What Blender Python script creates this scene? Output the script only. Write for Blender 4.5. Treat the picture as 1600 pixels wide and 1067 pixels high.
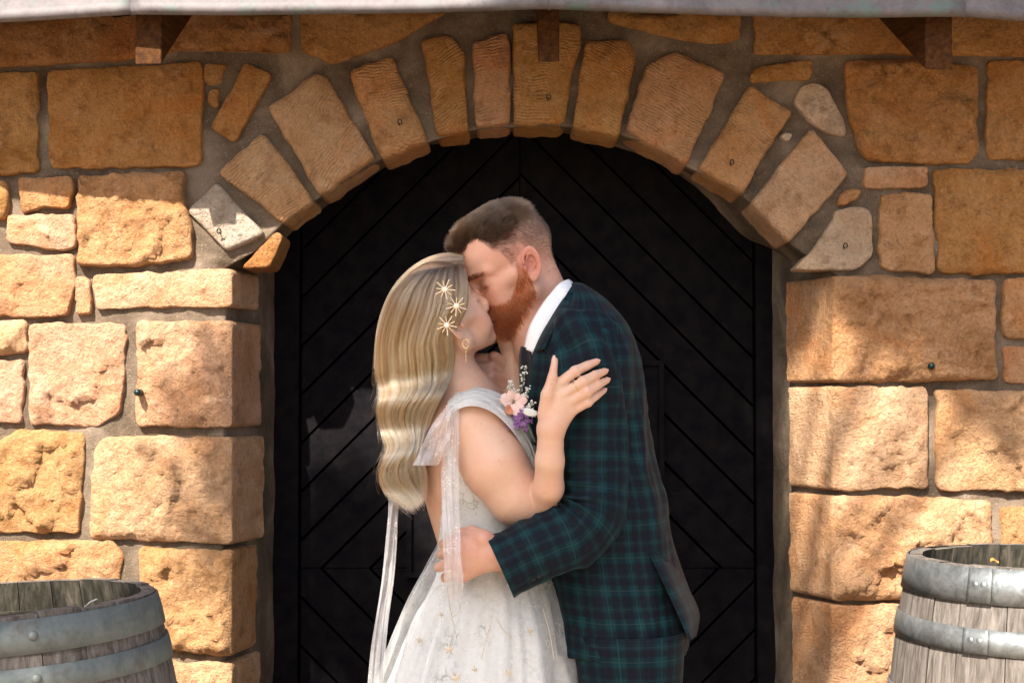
import bpy, math, random
import numpy as np
from mathutils.geometry import delaunay_2d_cdt
from mathutils import Vector, Matrix

# ------------------------------------------------------------------ scene, camera, light
SC = bpy.context.scene
for o in list(bpy.data.objects):
    bpy.data.objects.remove(o)
COL = SC.collection
random.seed(7)

CAM_Z, CAM_Y, PITCH, FPX = 1.30, -3.5, math.radians(2.0), 2500.0
cam = bpy.data.objects.new('camera', bpy.data.cameras.new('camera'))
COL.objects.link(cam)
cam.location = (0, CAM_Y, CAM_Z)
cam.rotation_euler = (math.radians(90) + PITCH, 0, 0)
cam.data.sensor_width = 36.0
cam.data.lens = 36.0 * FPX / 1600.0
cam.data.clip_start = 0.05
cam.data.clip_end = 500
cam.data.dof.use_dof = True
cam.data.dof.focus_distance = 2.85
cam.data.dof.aperture_fstop = 16.0
SC.camera = cam

SUN_EL, SUN_AZ = math.radians(46), math.radians(-22)   # azimuth measured from -Y towards +X
SUNV = Vector((math.sin(SUN_AZ) * math.cos(SUN_EL), -math.cos(SUN_AZ) * math.cos(SUN_EL), math.sin(SUN_EL)))
W = bpy.data.worlds.new('World'); SC.world = W; W.use_nodes = True
wn = W.node_tree.nodes; wl = W.node_tree.links
bg = wn['Background']; sky = wn.new('ShaderNodeTexSky')
sky.sky_type = 'NISHITA'; sky.sun_disc = False
sky.sun_elevation = SUN_EL
sky.sun_rotation = math.atan2(SUNV.x, SUNV.y)
sky.dust_density = 2.5; sky.air_density = 1.0; sky.ozone_density = 0.8
wl.new(sky.outputs[0], bg.inputs[0]); bg.inputs[1].default_value = 0.072
sun = bpy.data.objects.new('sun', bpy.data.lights.new('sun', 'SUN'))
COL.objects.link(sun)
sun.data.energy = 4.7; sun.data.angle = math.radians(0.6); sun.data.color = (1.0, 0.92, 0.80)
sun.rotation_euler = SUNV.to_track_quat('Z', 'Y').to_euler()
sun.location = SUNV * 30
SC.view_settings.view_transform = 'Standard'; SC.view_settings.look = 'None'
SC.view_settings.exposure = 1.85; SC.view_settings.gamma = 1; SC.view_settings.use_curve_mapping = False
SC.cycles.max_bounces = 8; SC.cycles.transparent_max_bounces = 24
SC.cycles.use_denoising = True
SC.cycles.use_adaptive_sampling = False

# ------------------------------------------------------------------ helpers
_cp, _sp = math.cos(PITCH), math.sin(PITCH)
def P(px, py, Y):
    """world point seen at pixel (px,py) of the 1600x1067 photo on the vertical plane y=Y"""
    b = (533.5 - py) / FPX
    dx, dy, dz = (px - 800) / FPX, _cp - _sp * b, _sp + _cp * b
    s = (Y - CAM_Y) / dy
    return Vector((dx * s, Y, CAM_Z + dz * s))
def M2(Y):                               # metres per pixel at depth Y
    return (Y - CAM_Y) / FPX

def thing(name, label, cat, loc=(0, 0, 0), group=None):
    o = bpy.data.objects.new(name, None); COL.objects.link(o); o.location = loc
    return tag(o, label, cat, group)
def tag(o, label, cat, group=None):
    o['label'] = label; o['category'] = cat
    if group: o['group'] = group
    return o
def mesh(name, V, F, mat=None, parent=None, smooth=True):
    me = bpy.data.meshes.new(name)
    V = np.asarray(V, dtype=np.float32).reshape(-1, 3)
    if isinstance(F, np.ndarray):
        n, k = F.shape
        me.vertices.add(len(V)); me.vertices.foreach_set('co', V.ravel())
        me.loops.add(n * k); me.loops.foreach_set('vertex_index', F.astype(np.int32).ravel())
        me.polygons.add(n); me.polygons.foreach_set('loop_start', np.arange(0, n * k, k, dtype=np.int32))
        me.update(calc_edges=True)
    else:
        me.from_pydata([tuple(map(float, v)) for v in V], [], [tuple(map(int, f)) for f in F]); me.update()
    me.validate()
    if smooth:
        me.polygons.foreach_set('use_smooth', np.ones(len(me.polygons), bool))
    o = bpy.data.objects.new(name, me); COL.objects.link(o)
    if mat: me.materials.append(mat)
    if parent:
        o.parent = parent
        o.matrix_parent_inverse = Matrix.Translation(-parent.location)
    return o
def attr(o, name, vals):
    a = o.data.attributes.new(name, 'FLOAT', 'POINT')
    a.data.foreach_set('value', np.asarray(vals, np.float32).ravel())
def vattr(o, name, vals):
    a = o.data.attributes.new(name, 'FLOAT_VECTOR', 'POINT')
    a.data.foreach_set('vector', np.asarray(vals, np.float32).ravel())
def grid_faces(n, m, closed=False, flip=False):
    """faces of an n x m vertex grid (rows n, columns m, columns wrap when closed)"""
    i = np.arange(n - 1)[:, None]; mm = m if closed else m - 1
    j = np.arange(mm)[None, :]; j2 = (j + 1) % m
    F = np.stack([i * m + j, i * m + j2, (i + 1) * m + j2, (i + 1) * m + j], -1).reshape(-1, 4)
    return F[:, ::-1] if flip else F
def merge(parts):
    Vs, Fs, k = [], [], 0
    for v, f in parts:
        v = np.asarray(v, float).reshape(-1, 3)
        Vs.append(v); Fs += [tuple(int(i) + k for i in q) for q in f]; k += len(v)
    return np.concatenate(Vs), Fs
def box(c, s, R=None):
    c = np.array(c, float); s = np.array(s, float) / 2
    v = np.array([[x, y, z] for x in (-1, 1) for y in (-1, 1) for z in (-1, 1)], float) * s
    if R is not None: v = v @ np.array(R.to_3x3()).T
    return v + c, [(0, 1, 3, 2), (4, 6, 7, 5), (0, 4, 5, 1), (2, 3, 7, 6), (0, 2, 6, 4), (1, 5, 7, 3)]
def tube(path, rad, n=8, caps=True):
    """tapered tube along a path; parallel-transport frames"""
    p = np.array([list(q) for q in path], float); k = len(p)
    r = np.broadcast_to(np.asarray(rad, float), (k,))
    t = np.gradient(p, axis=0); t /= np.linalg.norm(t, axis=1)[:, None] + 1e-12
    u = np.cross(t[0], [0.13, 0.3, 0.94]); u /= np.linalg.norm(u)
    a = np.linspace(0, 2 * math.pi, n, endpoint=False); V = []
    for i in range(k):
        u = u - t[i] * np.dot(u, t[i]); u /= np.linalg.norm(u); w = np.cross(t[i], u)
        V.append(p[i] + r[i] * (np.cos(a)[:, None] * u + np.sin(a)[:, None] * w))
    F = [tuple(f) for f in grid_faces(k, n, True)]
    if caps: F += [tuple(range(n))[::-1], tuple((k - 1) * n + q for q in range(n))]
    return np.concatenate(V), F
def interp(rows, x, cols=None):
    """smooth (monotone-ish cubic) interpolation of table rows by first column"""
    r = np.array(rows, float); t = r[:, 0]; y = r[:, 1:]
    x = np.clip(np.asarray(x, float), t[0], t[-1])
    d = np.gradient(y, t, axis=0)
    i = np.clip(np.searchsorted(t, x, 'right') - 1, 0, len(t) - 2)
    h = (t[i + 1] - t[i]); s = ((x - t[i]) / h)[..., None]; h = h[..., None]
    return (2*s**3-3*s**2+1)*y[i] + (s**3-2*s**2+s)*h*d[i] + (-2*s**3+3*s**2)*y[i+1] + (s**3-s**2)*h*d[i+1]
def curve_pts(pts, n):
    p = np.array([list(q) for q in pts], float)
    t = np.concatenate([[0], np.cumsum(np.linalg.norm(np.diff(p[:, :2], axis=0), axis=1) + 1e-9)])
    return interp(np.column_stack([t, p]), np.linspace(0, t[-1], n))

# numpy noise
def _h(ix, iy, iz, seed):
    with np.errstate(over='ignore'):
        n = (ix.astype(np.uint32) * np.uint32(374761393) + iy.astype(np.uint32) * np.uint32(668265263)
             + iz.astype(np.uint32) * np.uint32(2147483647 - 62089911) + np.uint32((seed * 974634617) & 0xffffffff))
        n = (n ^ (n >> np.uint32(13))) * np.uint32(1274126177)
        n = (n ^ (n >> np.uint32(16))) * np.uint32(2246822519)
        n = n ^ (n >> np.uint32(15))
    return (n & np.uint32(0xffffff)).astype(np.float64) / 0xffffff
def vnoise(p, seed=0):
    p = np.asarray(p, float); i = np.floor(p).astype(np.int64); f = p - i; f = f * f * f * (f * (f * 6 - 15) + 10)
    x, y, z = i[..., 0], i[..., 1], i[..., 2]; a = 0
    for dx in (0, 1):
        for dy in (0, 1):
            for dz in (0, 1):
                w = (f[..., 0] if dx else 1 - f[..., 0]) * (f[..., 1] if dy else 1 - f[..., 1]) * (f[..., 2] if dz else 1 - f[..., 2])
                a = a + w * _h(x + dx, y + dy, z + dz, seed)
    return a * 2 - 1
def fbm(p, oct=4, seed=0, gain=0.5):
    a, s, q = 0, 1.0, np.asarray(p, float)
    for k in range(oct):
        a = a + s * vnoise(q, seed + k * 17); s *= gain; q = q * 2.03 + 3.7
    return a
def facets(p2, freq, seed):
    """broken-rock planes: every voronoi cell has its own tilted plane"""
    q = p2 * freq; i = np.floor(q).astype(np.int64); best = np.full(len(q), 9.0); h = np.zeros(len(q))
    z0 = np.zeros(len(q), np.int64)
    for dx in (-1, 0, 1):
        for dy in (-1, 0, 1):
            cx, cy = i[:, 0] + dx, i[:, 1] + dy
            jx = cx + _h(cx, cy, z0, seed); jy = cy + _h(cx, cy, z0 + 1, seed)
            ox, oy = q[:, 0] - jx, q[:, 1] - jy; d = ox * ox + oy * oy
            val = (_h(cx, cy, z0 + 2, seed) - .5) + (_h(cx, cy, z0 + 3, seed) - .5) * 1.1 * ox + (_h(cx, cy, z0 + 4, seed) - .5) * 1.1 * oy
            m = d < best; best = np.where(m, d, best); h = np.where(m, val, h)
    return h
def sstep(a, b, x):
    t = np.clip((x - a) / (b - a), 0, 1); return t * t * (3 - 2 * t)

# ------------------------------------------------------------------ materials
class NT:
    def __init__(s, name):
        s.m = bpy.data.materials.new(name); s.m.use_nodes = True
        s.t = s.m.node_tree; s.b = s.t.nodes['Principled BSDF']; s.out = s.t.nodes['Material Output']
    def n(s, typ, **kw):
        nd = s.t.nodes.new('ShaderNode' + typ)
        for k, v in kw.items():
            if k in nd.inputs: nd.inputs[k].default_value = v
            else: setattr(nd, k, v)
        return nd
    def l(s, a, b): s.t.links.new(a, b)
    def math(s, op, a, b=None, c=None, clamp=False):
        nd = s.n('Math', operation=op, use_clamp=clamp)
        for k, v in enumerate((a, b, c)):
            if v is None: continue
            if isinstance(v, (int, float)): nd.inputs[k].default_value = v
            else: s.l(v, nd.inputs[k])
        return nd.outputs[0]
    def mix(s, fac, a, b, mode='MIX'):
        nd = s.n('Mix', data_type='RGBA', blend_type=mode); 
        for k, v in ((0, fac), (6, a), (7, b)):
            if isinstance(v, (int, float)): nd.inputs[k].default_value = v
            elif isinstance(v, tuple): nd.inputs[k].default_value = (*v, 1) if len(v) == 3 else v
            else: s.l(v, nd.inputs[k])
        return nd.outputs[2]
    def ramp(s, fac, stops, interp='LINEAR'):
        nd = s.n('ValToRGB'); cr = nd.color_ramp; cr.interpolation = interp
        while len(cr.elements) < len(stops): cr.elements.new(0.5)
        for e, (p, c) in zip(cr.elements, stops):
            e.position = p; e.color = (c, c, c, 1) if isinstance(c, (int, float)) else (*c, 1)
        s.l(fac, nd.inputs[0]); return nd.outputs[0]
    def noise(s, vec, scale, detail=4, rough=.55, dist=0.0):
        nd = s.n('TexNoise', Scale=scale, Detail=detail, Roughness=rough, Distortion=dist)
        if vec is not None: s.l(vec, nd.inputs['Vector'])
        return nd.outputs[0]
    def bump(s, h, strength=.5, dist=.01, normal=None):
        nd = s.n('Bump', Strength=strength, Distance=dist); s.l(h, nd.inputs['Height'])
        if normal is not None: s.l(normal, nd.inputs['Normal'])
        return nd.outputs[0]
    def pos(s): return s.n('NewGeometry').outputs['Position']
    def att(s, name, kind='GEOMETRY'):
        return s.n('Attribute', attribute_name=name, attribute_type=kind)
    def set(s, **kw):
        for k, v in kw.items():
            k = k.replace('_', ' ')
            if isinstance(v, (int, float)): s.b.inputs[k].default_value = v
            elif isinstance(v, tuple): s.b.inputs[k].default_value = (*v, 1) if len(v) == 3 and s.b.inputs[k].type == 'RGBA' else v
            else: s.l(v, s.b.inputs[k])
        return s.m

def mat_stone():
    s = NT('sandstone'); p = s.pos()
    oi = s.n('ObjectInfo')
    off = s.n('VectorMath', operation='MULTIPLY_ADD'); s.l(p, off.inputs[0]); off.inputs[1].default_value = (1, 1, 1)
    rv = s.n('CombineXYZ'); s.l(s.math('MULTIPLY', oi.outputs['Random'], 37.0), rv.inputs[0]); s.l(s.math('MULTIPLY', oi.outputs['Random'], 91.0), rv.inputs[2])
    s.l(rv.outputs[0], off.inputs[2]); q = off.outputs[0]
    base = oi.outputs['Color']
    n1 = s.noise(q, 9, 5, .6, .6); n2 = s.noise(q, 26, 5, .65, .3); n3 = s.noise(q, 170, 3, .6); n4 = s.noise(q, 5, 3, .5, 1.0)
    c = s.mix(s.ramp(n1, [(.34, 0), (.66, 1)]), s.mix(.5, base, (.30, .15, .055), 'MIX'), s.mix(.22, base, (.62, .43, .27)))
    c = s.mix(s.math('MULTIPLY', s.ramp(n4, [(.52, 0), (.68, 1)]), .55), c, s.mix(1.0, base, (1.0, .74, .48), 'MULTIPLY'))
    c = s.mix(s.math('MULTIPLY', s.ramp(n2, [(.52, 0), (.66, 1)]), .6), c, s.mix(1.0, base, (.50, .42, .34), 'MULTIPLY'))
    c = s.mix(s.math('MULTIPLY', s.ramp(s.noise(q, 13, 5, .7, .8), [(.58, 0), (.70, 1)]), .55), c, s.mix(.45, base, (.72, .55, .40)))
    c = s.mix(s.math('MULTIPLY', s.ramp(n3, [(.3, 1), (.47, 0)]), .35), c, (.10, .055, .025))
    c = s.mix(s.math('MULTIPLY', s.ramp(n3, [(.56, 0), (.72, 1)]), .25), c, (.62, .45, .30))
    tm = s.att('tool_mask').outputs['Fac']; tu = s.att('tool_u').outputs['Fac']
    w = s.math('SINE', s.math('ADD', s.math('MULTIPLY', tu, 6.2832 / .0066), s.math('MULTIPLY', s.math('SUBTRACT', s.noise(q, 18, 3), .5), 26.0)))
    tmm = s.math('MULTIPLY', tm, s.ramp(s.noise(q, 16, 4, .65), [(.44, 0), (.58, 1)]))
    c = s.mix(s.math('MULTIPLY', s.math('MULTIPLY', s.math('MAXIMUM', w, 0.0), tmm), .32), c, (.66, .42, .22))
    hgt = s.math('ADD', s.math('MULTIPLY', s.noise(q, 60, 7, .75), 1.0), s.math('MULTIPLY', s.ramp(s.noise(q, 110, 4, .7), [(.3, 0), (.5, 1)]), .25))
    hgt = s.math('ADD', hgt, s.math('MULTIPLY', s.math('MULTIPLY', w, tmm), .10))
    return s.set(Base_Color=c, Roughness=.92, Specular_IOR_Level=.18, Normal=s.bump(hgt, .95, .016))
def mat_mortar():
    s = NT('mortar'); p = s.pos()
    n1 = s.noise(p, 7, 5, .6, .5); n2 = s.noise(p, 45, 5, .65); n3 = s.noise(p, 330, 2)
    c = s.ramp(n1, [(.32, (.062, .045, .031)), (.5, (.115, .085, .060)), (.70, (.23, .178, .135))])
    c = s.mix(s.math('MULTIPLY', s.ramp(n2, [(.5, 0), (.72, 1)]), .5), c, (.16, .11, .07))
    c = s.mix(s.math('MULTIPLY', s.ramp(n3, [(.62, 0), (.74, 1)]), .4), c, (.55, .48, .42))
    h = s.math('ADD', s.noise(p, 70, 6, .7), s.math('MULTIPLY', s.noise(p, 400, 2), .4))
    return s.set(Base_Color=c, Roughness=.95, Specular_IOR_Level=.12, Normal=s.bump(h, .6, .008))
def mat_black_paint():
    s = NT('black_paint'); p = s.pos()
    n = s.noise(p, 30, 5, .6); ch = s.noise(p, 55, 6, .75, .4)
    sp = s.n('Separate' + 'XYZ'); s.l(p, sp.inputs[0])
    c = s.mix(s.ramp(n, [(.35, 0), (.7, 1)]), (.0042, .004, .0054), (.0095, .0081, .0086))
    c = s.mix(s.math('MULTIPLY', s.ramp(ch, [(.715, 0), (.73, 1)]), .7), c, (.10, .07, .05))
    st = s.n('Mapping'); st.inputs['Scale'].default_value = (40, 40, 3); s.l(p, st.inputs[0])
    h = s.math('ADD', s.noise(st.outputs[0], 3, 4), s.noise(p, 160, 3))
    return s.set(Base_Color=c, Roughness=.75, Specular_IOR_Level=.02, Normal=s.bump(h, .25, .004))
def mat_wood(name, c1, c2, c3, rough=.7, axis=(60, 60, 4), spec=.3):
    s = NT(name); tc = s.n('TexCoord').outputs['Object']
    mp = s.n('Mapping'); mp.inputs['Scale'].default_value = axis; s.l(tc, mp.inputs[0])
    oi = s.n('ObjectInfo')
    mp2 = s.n('VectorMath', operation='ADD'); s.l(mp.outputs[0], mp2.inputs[0])
    rv = s.n('CombineXYZ'); s.l(s.math('MULTIPLY', oi.outputs['Random'], 60.0), rv.inputs[0]); s.l(s.math('MULTIPLY', oi.outputs['Random'], 23.0), rv.inputs[2])
    s.l(rv.outputs[0], mp2.inputs[1]); q = mp2.outputs[0]
    g = s.noise(q, 1.6, 6, .65, .6); g2 = s.noise(q, .45, 4, .6, .8)
    c = s.ramp(g, [(.3, c1), (.5, c2), (.72, c3)])
    c = s.mix(s.math('MULTIPLY', s.ramp(g2, [(.5, 0), (.7, 1)]), .65), c, s.mix(1.0, c, (.35, .32, .32), 'MULTIPLY'))
    c = s.mix(s.math('MULTIPLY', oi.outputs['Random'], .35), c, s.mix(1.0, c, (.62, .6, .6), 'MULTIPLY'))
    return s.set(Base_Color=c, Roughness=rough, Specular_IOR_Level=spec, Normal=s.bump(g, .5, .004))
def mat_metal(name, c1, c2, rough=.5, metallic=.6, scale=30, patch=None):
    s = NT(name); p = s.pos()
    n = s.noise(p, scale, 5, .65, .5); v = s.n('TexVoronoi', Scale=scale * 5); s.l(p, v.inputs['Vector'])
    c = s.mix(s.ramp(n, [(.35, 0), (.65, 1)]), c1, c2)
    c = s.mix(s.math('MULTIPLY', v.outputs['Distance'], .35), c, (c2[0] * 1.25, c2[1] * 1.25, c2[2] * 1.25))
    if patch:
        c = s.mix(s.math('MULTIPLY', s.ramp(s.noise(p, 12, 5, .7), [(.55, 0), (.68, 1)]), .8), c, patch)
    r = s.math('ADD', rough - .12, s.math('MULTIPLY', n, .25))
    return s.set(Base_Color=c, Metallic=metallic, Roughness=r, Normal=s.bump(n, .25, .003))
def mat_plain(name, c, rough=.6, metallic=0.0, spec=.4, var=.25, scale=80):
    s = NT(name); p = s.pos(); n = s.noise(p, scale, 4, .6)
    cc = s.mix(n, tuple(x * (1 - var) for x in c), tuple(min(1, x * (1 + var)) for x in c))
    return s.set(Base_Color=cc, Roughness=rough, Metallic=metallic, Specular_IOR_Level=spec, Normal=s.bump(n, .15, .002))

M_STONE = mat_stone(); M_MORTAR = mat_mortar(); M_BLACK = mat_black_paint()
M_RAFTER = mat_wood('stained_timber', (.035, .013, .004), (.065, .026, .008), (.11, .046, .014), .75, (60, 6, 60), .1)
M_STAVE = mat_wood('weathered_oak', (.066, .056, .049), (.135, .118, .105), (.225, .203, .186), .85, (70, 70, 3.5), .15)
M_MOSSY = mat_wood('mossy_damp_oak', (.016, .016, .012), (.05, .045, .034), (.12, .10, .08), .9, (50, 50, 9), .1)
M_HOOP_A = mat_metal('dull_green_grey_hoop', (.10, .117, .112), (.165, .185, .176), .62, .35, 22, (.10, .085, .07))
M_HOOP_B = mat_metal('galvanised_hoop', (.13, .142, .145), (.25, .265, .27), .45, .75, 40)
M_GUTTER = mat_metal('weathered_copper', (.075, .066, .069), (.14, .125, .13), .7, .15, 22, (.085, .135, .118))
M_HOOK = mat_plain('dark_green_wire', (.012, .03, .03), .4, .6)

# ------------------------------------------------------------------ ground
def mat_ground():
    s = NT('pale_paving'); p = s.pos()
    v = s.n('TexVoronoi', Scale=60.0); s.l(p, v.inputs['Vector'])
    c = s.ramp(s.noise(p, 3, 6, .6), [(.3, (.20, .14, .09)), (.7, (.30, .22, .15))])
    c = s.mix(.35, c, v.outputs['Color'], 'OVERLAY')
    return s.set(Base_Color=c, Roughness=.95, Normal=s.bump(v.outputs['Distance'], .5, .01))
g = mesh('ground', [(-60, -80, 0), (60, -80, 0), (60, 40, 0), (-60, 40, 0)], [(0, 1, 2, 3)], mat_ground(), smooth=False)
g['kind'] = 'structure'

# ------------------------------------------------------------------ stone wall with arch
DOOR_Y = .29
Z0 = 620
def px_x(px, Y): return P(px, Z0, Y).x
def jamb(py_list, px, Y): return [P(px, py, Y) for py in py_list]
def gz(Y, px): return Vector((px_x(px, Y), Y, -0.02))
F_arch = [(352, 420), (400, 392), (446, 348), (493, 314), (592, 252), (675, 220), (736, 204), (800, 199), (888, 200), (970, 210), (1077, 262), (1168, 311), (1232, 380), (1312, 432)]
B_arch = [(430, 413), (438, 388), (450, 370), (502, 328), (585, 274), (656, 231), (722, 221), (803, 206), (876, 208), (944, 225), (1056, 270), (1096, 302), (1172, 376), (1206, 388)]
nA, nJ = 150, 60
def outline(arch, Y, jl, jr):
    a = curve_pts([P(x, y, Y) for x, y in arch], nA)
    L = np.linspace([px_x(jl, Y), Y, -.02], a[0], nJ + 1)[:-1]
    R = np.linspace(a[-1], [px_x(jr, Y), Y, -.02], nJ + 1)[1:]
    return np.concatenate([L, a, R])
oF = outline(F_arch, .004, 352, 1312)
oM = outline([(401 + (x - 352) * .98, y) if i == 0 else ((1240, 410) if i == 13 else (x + (bx - x) * .5, y + (by - y) * .5)) for i, ((x, y), (bx, by)) in enumerate(zip(F_arch, B_arch))], .155, 401, 1238)
oB = outline(B_arch, DOOR_Y, 430, 1206)
N = len(oF); ZT = 2.7
O = []
for i in range(N):
    if i < nJ: O.append((-2.2, .004, oF[i, 2]))
    elif i >= nJ + nA: O.append((2.2, .004, oF[i, 2]))
    else:
        u = (i - nJ) / (nA - 1); zl = oF[nJ, 2]; zr = oF[nJ + nA - 1, 2]
        if u < .25: O.append((-2.2, .004, zl + (ZT - zl) * u / .25))
        elif u > .75: O.append((2.2, .004, zr + (ZT - zr) * (1 - u) / .25))
        else: O.append((-2.2 + 4.4 * (u - .25) / .5, .004, ZT))
O = np.array(O)
rows = []
for s in np.linspace(1, 0, 76) ** 1.25: rows.append(oF * (1 - s) + O * s)
for s in np.linspace(0, 1, 14)[1:]: rows.append(oF * (1 - s) + oM * s)
for s in np.linspace(0, 1, 12)[1:]: rows.append(oM * (1 - s) + oB * s)
MV = np.concatenate(rows)
nn = fbm(MV * [11, 11, 11], 5, 3) * .008 + fbm(MV * 45, 3, 5) * .002
MV[:, 1] += nn - .003; MV[:, 0] += fbm(MV * 13, 4, 9) * .003
wall = mesh('stone_wall', MV, grid_faces(len(rows), N, flip=False), M_MORTAR)
tag(wall, 'honey coloured sandstone block wall with an arched doorway in it', 'wall')

def resample(poly, step):
    p = np.array([list(q)[:3] for q in poly], float); n = len(p)
    # cut corners once for slightly rounded arrises
    q = []
    for i in range(n):
        a, b, c = p[i - 1], p[i], p[(i + 1) % n]
        la, lc = np.linalg.norm(b - a), np.linalg.norm(c - b)
        ca, cc = min(.3, .010 / la), min(.3, .010 / lc)
        q += [b + (a - b) * ca, b + ((a - b) * ca + (c - b) * cc) * .28, b + (c - b) * cc]
    q = np.array(q); out = []
    for i in range(len(q)):
        a, b = q[i], q[(i + 1) % len(q)]; L = np.linalg.norm(b - a); k = max(1, int(round(L / step)))
        out += [a + (b - a) * t / k for t in range(k)]
    return np.array(out)

TONES = dict(o=(.44, .196, .042), d=(.34, .142, .032), p=(.58, .345, .205), k=(.62, .375, .245), y=(.52, .270, .118), g=(.46, .44, .42), w=(.60, .47, .34))
def stone(poly, tone='o', proud=.014, relief=.0155, back=.05, seed=0, splay=None, tool=None, name='stone', rag=.004, facet=1.0):
    """one block: ragged outline, rounded arris, broken face, body running back into the wall"""
    pcx = sum(p[0] for p in poly) / len(poly); pcy = sum(p[1] for p in poly) / len(poly); mg = 1.0 if splay else (3.5 if name == 'arch_stone' else 1.8)
    if name == 'arch_stone':              # widen along the ring only, so the joints tighten and the inner edge stays put
        tl_ = math.hypot(pcx - 815, pcy - 560); tx_, ty_ = -(pcy - 560) / tl_, (pcx - 815) / tl_
        poly = [(x + 4 * tx_ * sg, y + 4 * ty_ * sg) for x, y in poly for sg in [1 if (x - pcx) * tx_ + (y - pcy) * ty_ > 0 else -1]]
    else:
        poly = [(x + mg * (1 if x > pcx else -1), y + mg * (1 if y > pcy else -1)) for x, y in poly]
    Wp = [P(x, y, -.012) for x, y in poly]
    R = resample(Wp, .0080); n = len(R); c = R.mean(0)
    nx = R - c; nl = np.linalg.norm(nx, axis=1)[:, None]
    isc = np.zeros(n)
    if splay is not None:
        xc, xb, yb2 = splay            # front corner px, back px, depth
        X0, X1 = px_x(xc, -.012), px_x(xb, yb2); isc = np.exp(-(np.abs(R[:, 0] - X0) / .012) ** 4)
    R = R + nx / nl * (fbm(R * 38 + seed * 7.1, 4, seed) * rag * (1 - .8 * isc))[:, None]
    V = []; nb = 6
    for k in range(nb):
        t = 1 - k / nb; v = R.copy(); v[:, 1] = .002 + ((yb2 if splay is not None else back) - .002) * t
        if splay is not None:
            v[:, 0] += isc * ((X1 - X0) * t + fbm(v * 40 + seed, 3, seed + 2) * .003)
        V.append(v)
    for ins in (0, .0022, .0055):
        v = c + (R - c) * (1 - ins / nl); v[:, 1] = .002; V.append(v)
    V = np.concatenate(V); nr = nb + 3
    F = [tuple(x) for x in grid_faces(nr, n, True)]
    inner = V[-n:][:, [0, 2]]
    lo_, hi_ = inner.min(0), inner.max(0); st = .0078
    gx, gz_ = np.meshgrid(np.arange(lo_[0], hi_[0], st), np.arange(lo_[1], hi_[1], st)); gp_ = np.column_stack([gx.ravel(), gz_.ravel()])
    gp_ = gp_ + (np.column_stack([_h(np.arange(len(gp_)), 0 * np.arange(len(gp_)), 0 * np.arange(len(gp_)), seed + k) for k in (1, 2)]) - .5) * st * .7
    nxt = np.roll(inner, -1, 0); ins_ = np.zeros(len(gp_), bool); dmin = np.full(len(gp_), 9.)
    for a, b in zip(inner, nxt):
        if a[1] != b[1]:
            cr = ((a[1] > gp_[:, 1]) != (b[1] > gp_[:, 1])) & (gp_[:, 0] < (b[0] - a[0]) * (gp_[:, 1] - a[1]) / (b[1] - a[1]) + a[0]); ins_ ^= cr
        dmin = np.minimum(dmin, ((gp_ - a) ** 2).sum(1))
    gp_ = gp_[ins_ & (dmin > (st * .6) ** 2)]
    allp = [Vector(p) for p in inner] + [Vector(p) for p in gp_]
    vo, _, fo, ov, _, _ = delaunay_2d_cdt(allp, [(k, (k + 1) % n) for k in range(n)], [], 1, 1e-7)
    base_i = len(V) - n; mp_ = []; extra = []
    for k, (p, org) in enumerate(zip(vo, ov)):
        if org and org[0] < n: mp_.append(base_i + org[0])
        else: mp_.append(len(V) + len(extra)); extra.append((p[0], .002, p[1]))
    F += [tuple(mp_[q] for q in f)[::-1] for f in fo]
    if extra: V = np.concatenate([V, np.array(extra)])
    # outline sits at ring nb; distance of every face vertex from it
    m = np.zeros(len(V), bool); m[nb * n:] = True; q = V[m][:, [0, 2]]; o2 = V[nb * n:nb * n + n][:, [0, 2]]
    ed = np.full(len(q), 9.)
    for a in o2: ed = np.minimum(ed, ((q - a) ** 2).sum(1))
    ed = np.sqrt(ed); ed[:n] = 0; e = np.full(len(V), -1.); e[m] = ed
    p3 = np.column_stack([q[:, 0], np.full(len(q), seed * 3.3), q[:, 1]])
    wob = np.column_stack([fbm(p3 * 24, 3, seed + 5), fbm(p3 * 24, 3, seed + 6)]) * .016
    f = facets(q + wob, 11, seed) * .6 + facets(q + wob * 1.5 + 5, 27, seed + 1) * .34 + facets(q + wob + 9, 60, seed + 2) * .14
    rough = 1.25 * facet * f + fbm(p3 * 7, 3, seed) * .6 + np.abs(fbm(p3 * 38, 4, seed + 3)) * .26
    base = proud * (1 - np.exp(-ed / .0020)) + proud * .22 * sstep(0, .05, ed)
    V[m, 1] = np.minimum(.002 - base - relief * rough * sstep(.001, .018, ed), np.where(ed > .002, -.0085 - .25 * base, .002))
    o = mesh(name, V, F, M_STONE, wall)
    col = np.array(TONES[tone]) * (1 + .10 * (random.random() - .5)) * np.array([1, 1 + .10 * (random.random() - .5), 1 + .25 * (random.random() - .5)])
    o.color = (*[float(x) for x in col], 1)
    if tool is not None:
        tx, tz = tool; an_ = random.uniform(-.5, .5); tx, tz = tx * math.cos(an_) - tz * math.sin(an_), tx * math.sin(an_) + tz * math.cos(an_); u = V[:, 0] * tx + V[:, 2] * tz
        attr(o, 'tool_u', u); attr(o, 'tool_mask', np.where(e > .002, 1.0, .0))
    elif splay is not None:
        attr(o, 'tool_u', V[:, 2]); side = sstep(.035, .0, np.abs(V[:, 0] - X0)) * 1.0
        attr(o, 'tool_mask', np.where(e < .0, .38, side * .3))
    return o

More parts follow.
